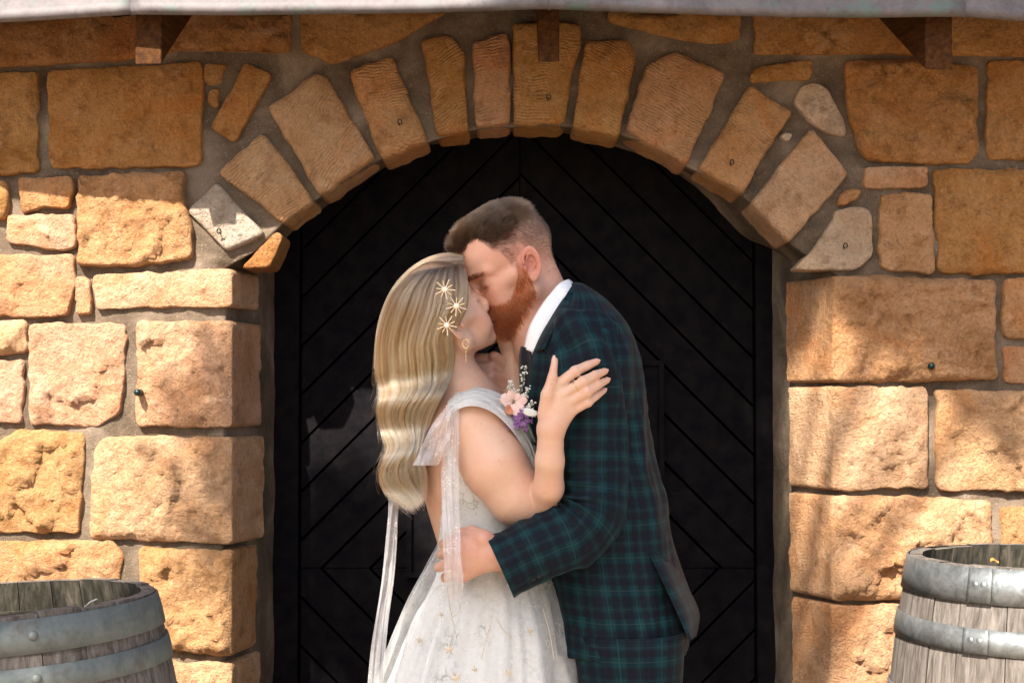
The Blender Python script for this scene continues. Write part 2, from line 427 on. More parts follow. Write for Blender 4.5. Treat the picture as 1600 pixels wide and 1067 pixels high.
# course by course, outline corners read from the photograph
L = (363, 406, .15); Rr = (1299, 1232, .15)
ST = [
 # left side
 ([(-90, 38), (212, 24), (454, 22), (453, 80), (275, 77), (215, 90), (0, 103), (-90, 106)], 'd', {}),
 ([(470, 20), (698, 20), (612, 66), (518, 98), (470, 77)], 'o', {}),
 ([(-90, 113), (56, 112), (59, 268), (-90, 275)], 'o', {}),
 ([(73, 112), (311, 97), (316, 127), (312, 259), (78, 262)], 'o', dict(relief=.010)),
 ([(321, 101), (354, 101), (345, 128), (331, 134), (319, 120)], 'd', dict(relief=.004)),
 ([(327, 140), (343, 138), (341, 169), (325, 166)], 'o', dict(relief=.004)),
 ([(382, 97), (424, 118), (369, 222), (329, 198)], 'o', dict(relief=.006, rag=.002)),
 ([(-90, 283), (9, 283), (8, 344), (-90, 350)], 'o', {}),
 ([(29, 278), (110, 276), (115, 300), (104, 325), (70, 322), (33, 332)], 'y', dict(relief=.006)),
 ([(11, 337), (114, 335), (118, 385), (92, 391), (10, 377)], 'k', dict(relief=.018)),
 ([(122, 275), (289, 269), (282, 300), (302, 352), (300, 404), (210, 415), (122, 414)], 'y', dict(relief=.022, proud=.028)),
 ([(-90, 398), (112, 399), (118, 438), (104, 492), (-90, 494)], 'k', dict(relief=.018)),
 ([(119, 430), (139, 440), (141, 490), (118, 490)], 'k', dict(relief=.004)),
 ([(144, 430), (345, 420), (363, 421), (363, 479), (260, 478), (148, 483)], 'k', dict(relief=.010, splay=(363, 402, .15))),
 ([(-90, 502), (38, 501), (39, 548), (0, 554), (-90, 556)], 'k', {}),
 ([(-90, 566), (34, 563), (32, 660), (-90, 664)], 'k', {}),
 ([(44, 506), (197, 506), (188, 644), (154, 666), (47, 662)], 'p', dict(relief=.024)),
 ([(213, 502), (363, 502), (363, 667), (212, 666)], 'p', dict(relief=.020, splay=L)),
 ([(-90, 680), (2, 690), (27, 671), (133, 678), (121, 832), (-90, 830)], 'y', dict(relief=.024)),
 ([(145, 700), (166, 681), (363, 684), (363, 850), (138, 841)], 'p', dict(relief=.018, splay=(363, 411, .15))),
 ([(-90, 848), (176, 845), (191, 870), (186, 912), (-90, 920)], 'y', dict(relief=.020)),
 ([(217, 856), (363, 860), (362, 1026), (216, 1012)], 'y', dict(relief=.024, splay=(363, 400, .15))),
 ([(215, 1034), (363, 1036), (363, 1180), (215, 1180)], 'p', dict(splay=L)),
 ([(-90, 936), (200, 930), (200, 1180), (-90, 1180)], 'y', {}),
 # right side
 ([(946, 20), (1158, 20), (1155, 58), (1135, 68), (1090, 66), (1042, 56), (953, 36)], 'o', {}),
 ([(1178, 18), (1690, 18), (1690, 88), (1600, 87), (1420, 83), (1181, 83)], 'o', dict(relief=.012)),
 ([(1170, 121), (1188, 104), (1270, 95), (1272, 110), (1264, 123), (1180, 127)], 'o', dict(relief=.006)),
 ([(1321, 96), (1420, 92), (1528, 107), (1528, 238), (1517, 257), (1353, 249), (1326, 181)], 'o', dict(relief=.022)),
 ([(1543, 95), (1690, 95), (1690, 251), (1543, 248)], 'o', dict(relief=.018)),
 ([(1240, 162), (1251, 137), (1275, 128), (1292, 140), (1319, 187), (1322, 213), (1289, 206), (1268, 190)], 'w', dict(relief=.014, rag=.002)),
 ([(1219, 213), (1228, 204), (1240, 212), (1230, 221)], 'w', dict(relief=.002, proud=.008)),
 ([(1350, 262), (1450, 262), (1451, 288), (1440, 292), (1352, 292)], 'p', dict(relief=.008)),
 ([(1377, 303), (1456, 303), (1460, 422), (1448, 426), (1376, 419)], 'y', dict(relief=.008)),
 ([(1461, 265), (1690, 263), (1690, 428), (1600, 428), (1468, 426)], 'o', dict(relief=.016)),
 ([(1306, 330), (1330, 324), (1352, 325), (1363, 337), (1362, 398), (1339, 420), (1240, 420), (1270, 391), (1303, 345)], 'w', dict(relief=.012, rag=.002)),
 ([(1314, 303), (1330, 293), (1349, 299), (1336, 314), (1311, 320)], 'y', dict(relief=.004, proud=.01)),
 ([(1299, 432), (1378, 430), (1556, 437), (1557, 592), (1430, 596), (1299, 597)], 'y', dict(relief=.024, proud=.024, splay=(1299, 1230, .15))),
 ([(1571, 435), (1690, 435), (1690, 530), (1570, 528)], 'y', {}),
 ([(1568, 542), (1690, 542), (1690, 598), (1568, 597)], 'y', {}),
 ([(1301, 604), (1449, 604), (1450, 762), (1301, 766)], 'p', dict(relief=.022, splay=(1301, 1234, .15))),
 ([(1465, 610), (1690, 612), (1690, 768), (1466, 765)], 'p', dict(relief=.024)),
 ([(1299, 776), (1430, 776), (1550, 784), (1552, 935), (1330, 938), (1299, 937)], 'p', dict(relief=.024, splay=(1299, 1235, .15))),
 ([(1566, 795), (1690, 785), (1690, 935), (1565, 930)], 'y', {}),
 ([(1299, 946), (1550, 946), (1550, 1180), (1299, 1180)], 'p', dict(relief=.022, splay=(1299, 1238, .15))),
 ([(1566, 950), (1690, 950), (1690, 1180), (1566, 1180)], 'p', {}),
]
for i, (poly, tone, kw) in enumerate(ST):
    stone(poly, tone, seed=i + 1, **kw)
# voussoirs of the arch
VO = [
 ([(341, 267), (407, 208), (440, 248), (489, 318), (445, 347)], 'p'),
 ([(421, 165), (490, 116), (508, 122), (585, 249), (502, 306)], 'p'),
 ([(548, 107), (609, 88), (645, 170), (667, 223), (601, 249), (575, 190)], 'y'),
 ([(661, 62), (697, 52), (722, 82), (728, 208), (686, 211)], 'o'),
 ([(741, 65), (790, 47), (795, 110), (793, 194), (746, 198)], 'y'),
 ([(803, 33), (904, 36), (902, 74), (888, 130), (881, 194), (806, 198)], 'o'),
 ([(918, 66), (979, 60), (992, 88), (963, 212), (897, 203)], 'o'),
 ([(1009, 107), (1058, 80), (1130, 112), (1105, 180), (1069, 257), (979, 206)], 'y'),
 ([(1174, 135), (1237, 172), (1190, 245), (1158, 302), (1092, 267)], 'y'),
 ([(1270, 203), (1326, 267), (1280, 322), (1229, 377), (1175, 322), (1220, 262)], 'p'),
]
for i, (poly, tone) in enumerate(VO):
    cx = sum(p[0] for p in poly) / len(poly); cy = sum(p[1] for p in poly) / len(poly)
    d = Vector((cx - 815, 0, 560 - cy)).normalized()
    stone(poly, tone, seed=100 + i, proud=.020, relief=.008, back=.150, tool=(d.x, d.z), name='arch_stone', facet=.5, rag=.0035)
# little springer block and grey slate tile let into the mortar
stone([(378, 417), (404, 391), (430, 362), (440, 372), (429, 398), (418, 417)], 'd', seed=140, proud=.004, relief=.003, back=.12, name='springer_stone', rag=.002)
stone([(341, 285), (414, 365), (352, 393), (292, 331)], 'g', seed=141, proud=.022, relief=.0015, back=.05, name='slate_tile', rag=.0006, facet=.2)

# wire hooks screwed into the stones
for px, py in ((343, 362), (625, 192), (857, 153), (1143, 255), (1320, 385)):
    c = P(px, py, -.03); pts = []
    for k in range(15):
        a = -.6 + 5.0 * k / 14
        pts.append(c + Vector((math.cos(a) * .0042, -.006 - .004 * math.sin(a), math.sin(a) * .0058)))
    pts += [c + Vector((0, 0, -.002)), c + Vector((0, .03, -.002))]
    v, f = tube(pts, .0013, 6); mesh('wire_hook', v, f, M_HOOK, wall)
for px, py in ((218, 613), (1452, 572)):  # dark pegs standing in for the shade inside open bolt holes
    c = P(px, py, -.02); v, f = tube([c + Vector((0, .03, 0)), c + Vector((0, -.022, 0)), c + Vector((0, -.026, 0))], [.0075, .0075, .005], 10)
    mesh('dark_hole_peg', v, f, M_HOOK, wall)

# ------------------------------------------------------------------ door
door = thing('door', 'black painted timber door with diagonal boards set inside the arch', 'door', (0, DOOR_Y, 0))
DX0, DX1 = px_x(468, .31), px_x(1180, .31); CX = px_x(812, .31)
DZ1 = P(0, 180, .31).z; CZ = P(0, 888, .31).z; LX, RX = px_x(505, .31), px_x(1125, .31)
fr = [box(((px_x(424, .30) + DX0) / 2, .315, DZ1 / 2), (DX0 - px_x(424, .30), .05, DZ1)),
      box(((px_x(1214, .30) + DX1) / 2, .315, DZ1 / 2), (px_x(1214, .30) - DX1, .05, DZ1))]
for v, f in fr: mesh('door_frame', v, f, M_BLACK, door, smooth=False)
v, f = box(((DX0 + DX1) / 2, .40, DZ1 / 2 + .1), (DX1 - DX0 + .2, .02, DZ1 + .2)); mesh('backing_board', v, f, M_BLACK, door, smooth=False)
def clip(poly, a, b, c):                     # keep a*x+b*z<=c
    out = []
    for i in range(len(poly)):
        p, q = poly[i], poly[(i + 1) % len(poly)]; dp, dq = a * p[0] + b * p[1] - c, a * q[0] + b * q[1] - c
        if dp <= 0: out.append(p)
        if (dp < 0) != (dq < 0) and abs(dp - dq) > 1e-12:
            t = dp / (dp - dq); out.append((p[0] + (q[0] - p[0]) * t, p[1] + (q[1] - p[1]) * t))
    return out
def plank(poly, y0, th, bev=.003, name='plank'):
    n = len(poly)
    if n < 3: return
    A = sum(poly[i][0] * poly[(i + 1) % n][1] - poly[(i + 1) % n][0] * poly[i][1] for i in range(n)) / 2
    if abs(A) < 4e-4: return
    if A < 0: poly = poly[::-1]
    c = (sum(p[0] for p in poly) / n, sum(p[1] for p in poly) / n)
    def ins(p, d):
        L = math.hypot(p[0] - c[0], p[1] - c[1]); k = max(0, 1 - d * 1.2 / L); return (c[0] + (p[0] - c[0]) * k, c[1] + (p[1] - c[1]) * k)
    V = [(p[0], y0 + th, p[1]) for p in poly] + [(p[0], y0 + bev, p[1]) for p in poly] + [(ins(p, bev)[0], y0, ins(p, bev)[1]) for p in poly]
    F = [tuple(range(2 * n, 3 * n))]
    for r in (0, 1):
        F += [(r * n + i, r * n + (i + 1) % n, (r + 1) * n + (i + 1) % n, (r + 1) * n + i) for i in range(n)]
    return mesh(name, V, F, M_BLACK, door, smooth=False)
bw, gap = .0815, .0028; s2 = math.sqrt(.5)
HX0, HX1, HZ0, HZ1 = px_x(640, .31), px_x(1033, .31), P(0, 897, .31).z, P(0, 567, .31).z
def quadrant(x0, x1, z0, z1, sgn, off):
    # boards run along (1, sgn); normal n
    nx, nz = -sgn * s2, s2
    ds = [nx * x + nz * z for x in (x0, x1) for z in (z0, z1)]
    k0, k1 = int(math.floor((min(ds) - off) / bw)) - 1, int(math.ceil((max(ds) - off) / bw)) + 1
    for k in range(k0, k1):
        a, b = off + k * bw + gap, off + (k + 1) * bw - gap
        q = [(x0, z0), (x1, z0), (x1, z1), (x0, z1)]
        q = clip(q, nx, nz, b); q = clip(q, -nx, -nz, -a) if len(q) > 2 else q
        if len(q) > 2: plank(q, .312 + random.uniform(-.0012, .0012), .03)
ap = P(502, 888, .31); bp = P(1125, 885, .31)
quadrant(DX0 + .003, CX - .0004, CZ, DZ1, 1, -s2 * ap.x + s2 * ap.z)
quadrant(DX0 + .003, CX - .0004, .03, CZ - .0004, -1, s2 * ap.x + s2 * ap.z)
quadrant(CX + .0004, DX1 - .003, CZ, DZ1, -1, s2 * bp.x + s2 * bp.z)
quadrant(CX + .0004, DX1 - .003, .03, CZ - .0004, 1, -s2 * bp.x + s2 * bp.z)
# wicket hatch in the middle of the door
hw = .012
for c, s_ in ((((HX0 + HX1) / 2, .302, HZ1), (HX1 - HX0 + hw, .014, hw)), (((HX0 + HX1) / 2, .302, HZ0), (HX1 - HX0 + hw, .014, hw)),
              ((HX0, .302, (HZ0 + HZ1) / 2), (hw, .0135, HZ1 - HZ0 - hw)), ((HX1, .302, (HZ0 + HZ1) / 2), (hw, .0135, HZ1 - HZ0 - hw))):
    v, f = box(c, s_); mesh('hatch_frame', v, f, M_BLACK, door, smooth=False)
v, f = box(((HX0 + HX1) / 2, .309, (HZ0 + HZ1) / 2), (HX1 - HX0 - hw, .003, HZ1 - HZ0 - hw)); mesh('hatch_panel', v, f, M_BLACK, door, smooth=False)

# ------------------------------------------------------------------ roof edge: copper gutter, rafters, roof sheet
roof = thing('roof', 'low eave with weathered copper gutter and timber rafter ends over the arch', 'roof', (0, -.2, 2.0))
gp = [(-330, 52, -.22), (-40, 36, -.285), (207, 23, -.33), (500, 22, -.352), (858, 15, -.375), (1180, 25, -.36), (1506, 27, -.34), (1650, 36, -.315), (1950, 58, -.25)]
seg = [(0, 2), (2, 4), (4, 6), (6, 8)]
def gutter(a, b):
    pts = [P(x, y, Y) for x, y, Y in gp[a:b + 1]]
    C = curve_pts(pts, 26); C[:, 2] += .028 + fbm(C * 5, 2, 4) * .002
    ang = np.linspace(math.radians(200), math.radians(345), 12)     # half-round trough, lip towards the viewer
    V = []
    for k, c in enumerate(C):
        sag = .002 * math.sin(k / 25 * math.pi)
        y0, z0 = c[1] - .010, c[2] - .026 - sag
        prof = [(c[0], y0 + .030, z0 + .012), (c[0], y0 + .016, z0 + .003), (c[0], y0 + .006, z0), (c[0], y0 - .003, z0 + .003), (c[0], y0 - .005, z0 + .010), (c[0], y0 - .002, z0 + .016), (c[0], y0, z0 + .022), (c[0], y0 + .002, z0 + .06), (c[0], y0 + .012, z0 + .11)]
        V += prof
    return np.array(V), grid_faces(26, 9)
for a, b in seg:
    v, f = gutter(a, b); o = mesh('gutter_section', v, f, M_GUTTER, roof)
    m = o.modifiers.new('thick', 'SOLIDIFY'); m.thickness = .003
for k in (2, 4, 6):
    c = P(*gp[k]); v, f = tube([c + Vector((0, .05, .03)), c + Vector((0, .0, .005)), c + Vector((.001, -.008, .03)), c + Vector((.002, -.008, .08))], [.006, .007, .006, .004], 8)
    mesh('gutter_joint', v, f, M_GUTTER, roof)
def rafter(px0, px1, pyb, yf, lean):
    a, b = P(px0, pyb, yf), P(px1, pyb, yf); zt = P(0, -60, yf).z
    w = b.x - a.x; dy = -yf + .02; rise = dy * .62
    V = [(a.x, yf, a.z), (b.x, yf, b.z), (b.x, yf, zt), (a.x, yf, zt),
         (a.x + lean, .02, a.z + rise), (b.x + lean, .02, b.z + rise), (b.x + lean, .02, zt + rise), (a.x + lean, .02, zt + rise)]
    o = mesh('rafter', V, [(0, 1, 2, 3), (5, 4, 7, 6), (0, 4, 5, 1), (2, 6, 7, 3), (1, 5, 6, 2), (0, 3, 7, 4)], M_RAFTER, roof, smooth=False)
    m = o.modifiers.new('bevel', 'BEVEL'); m.width = .003; m.segments = 2
rafter(211, 252, 101, -.290, .012); rafter(841, 874, 98, -.25, 0); rafter(1446, 1489, 110, -.295, -.035)
# roof sheet running up and back from the gutter
top = curve_pts([P(x, y, Y) for x, y, Y in gp], 60); top[:, 2] += .092; top[:, 1] += -.002
rows = [top, top + [0, .35, .22], top + [0, 1.6, 1.0], top + [0, 2.4, 1.5]]
o = mesh('roof_sheet', np.concatenate(rows), grid_faces(4, 60), M_GUTTER, roof)
m = o.modifiers.new('thick', 'SOLIDIFY'); m.thickness = .02; m.offset = -1

# ------------------------------------------------------------------ barrels
def barrel(cx, cy, rz_top, R, label, hoopmat, rot, tilt, hoops, extra, nst=26):
    """oak cask: staves, recessed head, riveted hoops"""
    b = thing('barrel', label, 'barrel', (cx, cy, 0), 'old oak barrels beside the doorway')
    H = rz_top; bulge = 1.19
    def r_at(z): t = 2 * z / H - 1; return R * (1 + (bulge - 1) * (1 - t * t))
    Rz = Matrix.Translation((cx, cy, 0)) @ Matrix.Rotation(tilt, 4, 'Y') @ Matrix.Rotation(rot, 4, 'Z')
    def put(v): return np.array([list(Rz @ Vector(p)) for p in v])
    zs = np.linspace(0, H, 13); wj = [1 + random.uniform(-.25, .25) for _ in range(nst)]; tot = sum(wj); a0 = 0
    for k in range(nst):
        da = 2 * math.pi * wj[k] / tot; aa = np.linspace(a0 + .0035, a0 + da - .0035, 4); a0 += da; jit = random.uniform(-.0015, .0015)
        V = []; zj = random.uniform(-.003, .003)
        for z in zs:
            ro = r_at(z) + jit; ri = ro - .024
            zz = z + (zj if z > H - .01 else 0)
            V += [(ro * math.cos(a), ro * math.sin(a), zz) for a in aa] + [(ri * math.cos(a), ri * math.sin(a), zz) for a in aa[::-1]]
        F = [tuple(x) for x in grid_faces(13, 8, True)] + [tuple(range(8))[::-1], tuple(12 * 8 + q for q in range(8))]
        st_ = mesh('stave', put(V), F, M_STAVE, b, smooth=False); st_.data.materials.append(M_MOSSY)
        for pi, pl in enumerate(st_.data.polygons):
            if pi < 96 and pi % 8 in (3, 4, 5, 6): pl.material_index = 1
    for z0, z1, mt in hoops:
        n = 72; a = np.linspace(0, 2 * math.pi, n, endpoint=False); V = []
        for z, d in ((z0, .0005), (z0, .0035), ((z0 + z1) / 2, .0042), (z1, .0035), (z1, .0005)):
            ro = r_at(z) + d + .0012
            V += [(ro * math.cos(t), ro * math.sin(t), z + .0012 * math.sin(t * 3 + z * 9)) for t in a]
        h = mesh('hoop', put(V), grid_faces(5, n, True), mt, b)
        for da in (-.028, .028) if mt is M_HOOP_B else (0.012,):
            t = -1.45 - rot + extra + da; zm = (z0 + z1) / 2; ro = r_at(zm) + .005
            c = Vector((ro * math.cos(t), ro * math.sin(t), zm)); d = Vector((math.cos(t), math.sin(t), 0))
            v, f = tube([c - d * .004, c + d * .001, c + d * .0045, c + d * .006], [.0085, .0085, .0065, .002], 10); mesh('rivet', put(v), f, mt, h)
        if mt is M_HOOP_B:
            t = -1.45 - rot + extra + .085; ro = r_at((z0 + z1) / 2) + .0068
            v = [((r_at(z) + d) * math.cos(t + e), (r_at(z) + d) * math.sin(t + e), z) for z, d, e in ((z0 + .001, .0066, 0), (z0 + .001, .0066, -.16), (z1 - .001, .0066, -.16), (z1 - .001, .0066, 0), )]
            V = []
            for e in np.linspace(-.165, 0, 8): V += [((r_at(z) + .0072) * math.cos(t + e), (r_at(z) + .0072) * math.sin(t + e), z) for z in (z0 + .001, z1 - .001)]
            o = mesh('hoop_lap', put(V), grid_faces(8, 2), mt, h); sm = o.modifiers.new('t', 'SOLIDIFY'); sm.thickness = .003
    # head boards, sunk below the rim
    zh = H - .055; rr = r_at(zh) - .026; x = -rr
    while x < rr - .004:
        w = min(random.uniform(.07, .10), rr - x); xs = np.linspace(x + .001, x + w - .001, 6)
        V = [(q, s * math.sqrt(max(0, rr * rr - q * q)), zh + random.uniform(-.001, .001) * 0) for s in (-1, 1) for q in xs]
        V += [(p[0], p[1], p[2] - .02) for p in V]
        F = [tuple(i + o for i in q) for o in (0,) for q in grid_faces(2, 6)] + [tuple(i + 12 for i in q)[::-1] for q in grid_faces(2, 6)]
        mesh('head_board', put(V), F, M_MOSSY, b, smooth=False); x += w
    return b, Rz, H
c = P(2, 935, -.66)
bl, Rl, Hl = barrel(c.x + .014, c.y, c.z, 256 * M2(-.66), 'old oak barrel with dull green-grey hoops left of the bride', M_HOOP_A, 0, math.radians(-2.5),
       [(c.z - .060, c.z - .006, M_HOOP_A), (c.z - .119, c.z - .081, M_HOOP_A), (c.z - .235, c.z - .180, M_HOOP_A), (.25, .31, M_HOOP_A), (.12, .175, M_HOOP_A), (.01, .085, M_HOOP_A)], .42)
c = P(1650, 870, -.42)
br, Rb, Hr = barrel(c.x, c.y, c.z, 222 * M2(-.42), 'grey oak barrel with shiny galvanised hoops on the groom\'s side of the door', M_HOOP_B, 1, 0,
       [(c.z - .062, c.z + .001, M_HOOP_B), (c.z - .150, c.z - .106, M_HOOP_B), (c.z - .30, c.z - .24, M_HOOP_B), (.26, .32, M_HOOP_B), (.12, .175, M_HOOP_B), (.01, .085, M_HOOP_B)], -.92)

c = P(140, 938, -.60); v, f = tube([c + Vector((-.012, 0, -.014)), c + Vector((.002, 0, -.002)), c + Vector((.016, -.01, .004))], .0014, 6)
tag(mesh('straw', v, f, mat_plain('pale_straw', (.62, .58, .52), .6)), 'pale bent straw lying in the open top of the green-hooped barrel', 'straw')
c = P(1554, 877, -.46); V = []
for i in range(7):
    t = i / 6; w_ = .005 * math.sin(math.pi * min(1, .08 + .9 * t)) ** .8
    V += [c + Vector((-.008 + .016 * t, -w_, .003 * math.sin(t * 5))), c + Vector((-.008 + .016 * t, 0, .001 + .003 * math.sin(t * 5))), c + Vector((-.008 + .016 * t, w_, .004 + .003 * math.sin(t * 5)))]
o = mesh('dry_leaf', V, grid_faces(7, 3), mat_plain('dry_orange_leaf', (.38, .15, .03), .8)); tag(o, 'small dry orange leaf lying on the sunken lid of the galvanised barrel', 'leaf')

# ================================================================== people
# ---- implicit surfaces
def ell(p, c, r):
    q = (p - np.array(c)) / np.array(r); k0 = np.sqrt((q * q).sum(-1)); k1 = np.sqrt(((q / np.array(r)) ** 2).sum(-1)) + 1e-9
    return k0 * (k0 - 1) / k1
def cap(p, a, b, ra, rb=None, flat=None):
    a = np.array(a, float); b = np.array(b, float); rb = ra if rb is None else rb
    d = b - a; t = np.clip(((p - a) @ d) / (d @ d), 0, 1)
    q = p - a - t[..., None] * d
    if flat is not None:                # squash along a direction
        n, k = flat; n = np.array(n, float); n /= np.linalg.norm(n); q = q + (q @ n)[..., None] * n * (k - 1)
    return np.sqrt((q * q).sum(-1)) - (ra + (rb - ra) * t)
def smin(a, b, k):
    h = np.clip(.5 + .5 * (b - a) / k, 0, 1); return b + (a - b) * h - k * h * (1 - h)
def smax(a, b, k): return -smin(-a, -b, k)
def chain(p, pts, rs, k=.004, flat=None):
    d = None
    for i in range(len(pts) - 1):
        c = cap(p, pts[i], pts[i + 1], rs[i], rs[i + 1], flat); d = c if d is None else smin(d, c, k)
    return d
def surfnet(fn, lo, hi, h, B=8):
    """naive surface nets with block-sparse evaluation"""
    lo = np.array(lo, float); n = np.ceil((np.array(hi) - lo) / h / B).astype(int); N = n * B + 1
    f = np.empty(N, np.float32)
    bi = np.stack(np.meshgrid(*[np.arange(k) for k in n], indexing='ij'), -1).reshape(-1, 3)
    cen = lo + (bi * B + B / 2) * h; dc = fn(cen); rad = B * h * .87
    for (i, j, k), d in zip(bi[np.abs(dc) >= rad * 1.5], dc[np.abs(dc) >= rad * 1.5]):
        f[i*B:i*B+B+1, j*B:j*B+B+1, k*B:k*B+B+1] = d
    near = bi[np.abs(dc) < rad * 1.5]
    loc = np.stack(np.meshgrid(*[np.arange(B + 1)] * 3, indexing='ij'), -1).reshape(-1, 3)
    for s in range(0, len(near), 400):
        bb = near[s:s + 400]; pts = lo + (bb[:, None, :] * B + loc[None]) * h
        v = fn(pts.reshape(-1, 3)).reshape(len(bb), B + 1, B + 1, B + 1)
        for q, (i, j, k) in enumerate(bb): f[i*B:i*B+B+1, j*B:j*B+B+1, k*B:k*B+B+1] = v[q]
    S = f < 0
    C = [S[a:N[0]-1+a, b:N[1]-1+b, c:N[2]-1+c] for a in (0, 1) for b in (0, 1) for c in (0, 1)]
    al = C[0].copy(); an = C[0].copy()
    for c in C[1:]: al &= c; an |= c
    I = np.argwhere(an & ~al); idx = -np.ones(tuple(N - 1), np.int32); idx[tuple(I.T)] = np.arange(len(I))
    acc = np.zeros((len(I), 3)); cnt = np.zeros(len(I))
    cor = np.array([[a, b, c] for a in (0, 1) for b in (0, 1) for c in (0, 1)])
    val = np.stack([f[tuple((I + c).T)] for c in cor], 1).astype(float)
    for a in range(8):
        for b in range(a + 1, 8):
            if np.abs(cor[a] - cor[b]).sum() != 1: continue
            m = (val[:, a] < 0) != (val[:, b] < 0); t = val[m, a] / (val[m, a] - val[m, b])
            acc[m] += cor[a] + t[:, None] * (cor[b] - cor[a]); cnt[m] += 1
    V = lo + (I + acc / cnt[:, None]) * h
    F = []
    for ax in range(3):
        o = [0, 0, 0]; o[ax] = 1; u = [(1, 2), (2, 0), (0, 1)][ax]
        A = S[:N[0]-o[0], :N[1]-o[1], :N[2]-o[2]]; Bq = S[o[0]:, o[1]:, o[2]:]
        E = np.argwhere(A != Bq); E = E[(E[:, u[0]] > 0) & (E[:, u[1]] > 0) & (E[:, u[0]] < N[u[0]] - 1) & (E[:, u[1]] < N[u[1]] - 1)]
        flip = A[tuple(E.T)]; e1 = np.zeros(3, int); e1[u[0]] = 1; e2 = np.zeros(3, int); e2[u[1]] = 1
        q = np.stack([idx[tuple((E - d).T)] for d in (e1 + e2, e2, np.zeros(3, int), e1)], 1)
        q[~flip] = q[~flip][:, ::-1]; F.append(q)
    return V, np.concatenate(F)
def relax(V, F, it=2, lam=.5):
    for _ in range(it):
        s = np.zeros_like(V); c = np.zeros(len(V))
        for k in range(4):
            np.add.at(s, F[:, k], V[F[:, (k + 1) % 4]] + V[F[:, (k + 3) % 4]]); np.add.at(c, F[:, k], 2)
        V = V + lam * (s / np.maximum(c, 1)[:, None] - V)
    return V
def grad(fn, p, e=.0015):
    g = np.stack([fn(p + np.eye(3)[i] * e) - fn(p - np.eye(3)[i] * e) for i in range(3)], -1)
    return g / (np.linalg.norm(g, axis=-1, keepdims=True) + 1e-9)

YP = -.60                                      # depth plane of the couple
def Q(px, py, w): return np.array(P(px, py, YP - w))
def to_px(V):
    d = np.asarray(V, float) - np.array([0, CAM_Y, CAM_Z])
    f = d[:, 1] * _cp + d[:, 2] * _sp; u = -d[:, 1] * _sp + d[:, 2] * _cp
    return 800 + d[:, 0] / f * FPX, 533.5 - u / f * FPX
class Frame:
    def __init__(s, yaw, pitch, sign, scale):
        """sign -1 looks to screen left, +1 to screen right; yaw>0 turns towards the viewer; pitch>0 looks up"""
        cy, sy, cp_, sp_ = math.cos(yaw), math.sin(yaw), math.cos(pitch), math.sin(pitch)
        s.f = np.array([sign * cy * cp_, -sy * cp_, sp_]); s.u = np.array([-sign * cy * sp_, sy * sp_, cp_]); s.l = np.cross(s.u, s.f)
        s.R = np.stack([s.f, s.l, s.u], 0); s.k = scale / 100; s.o = np.zeros(3)
    def loc(s, p): return (p - s.o) @ s.R.T / s.k
    def wor(s, q): return s.o + (np.asarray(q, float) * s.k) @ s.R

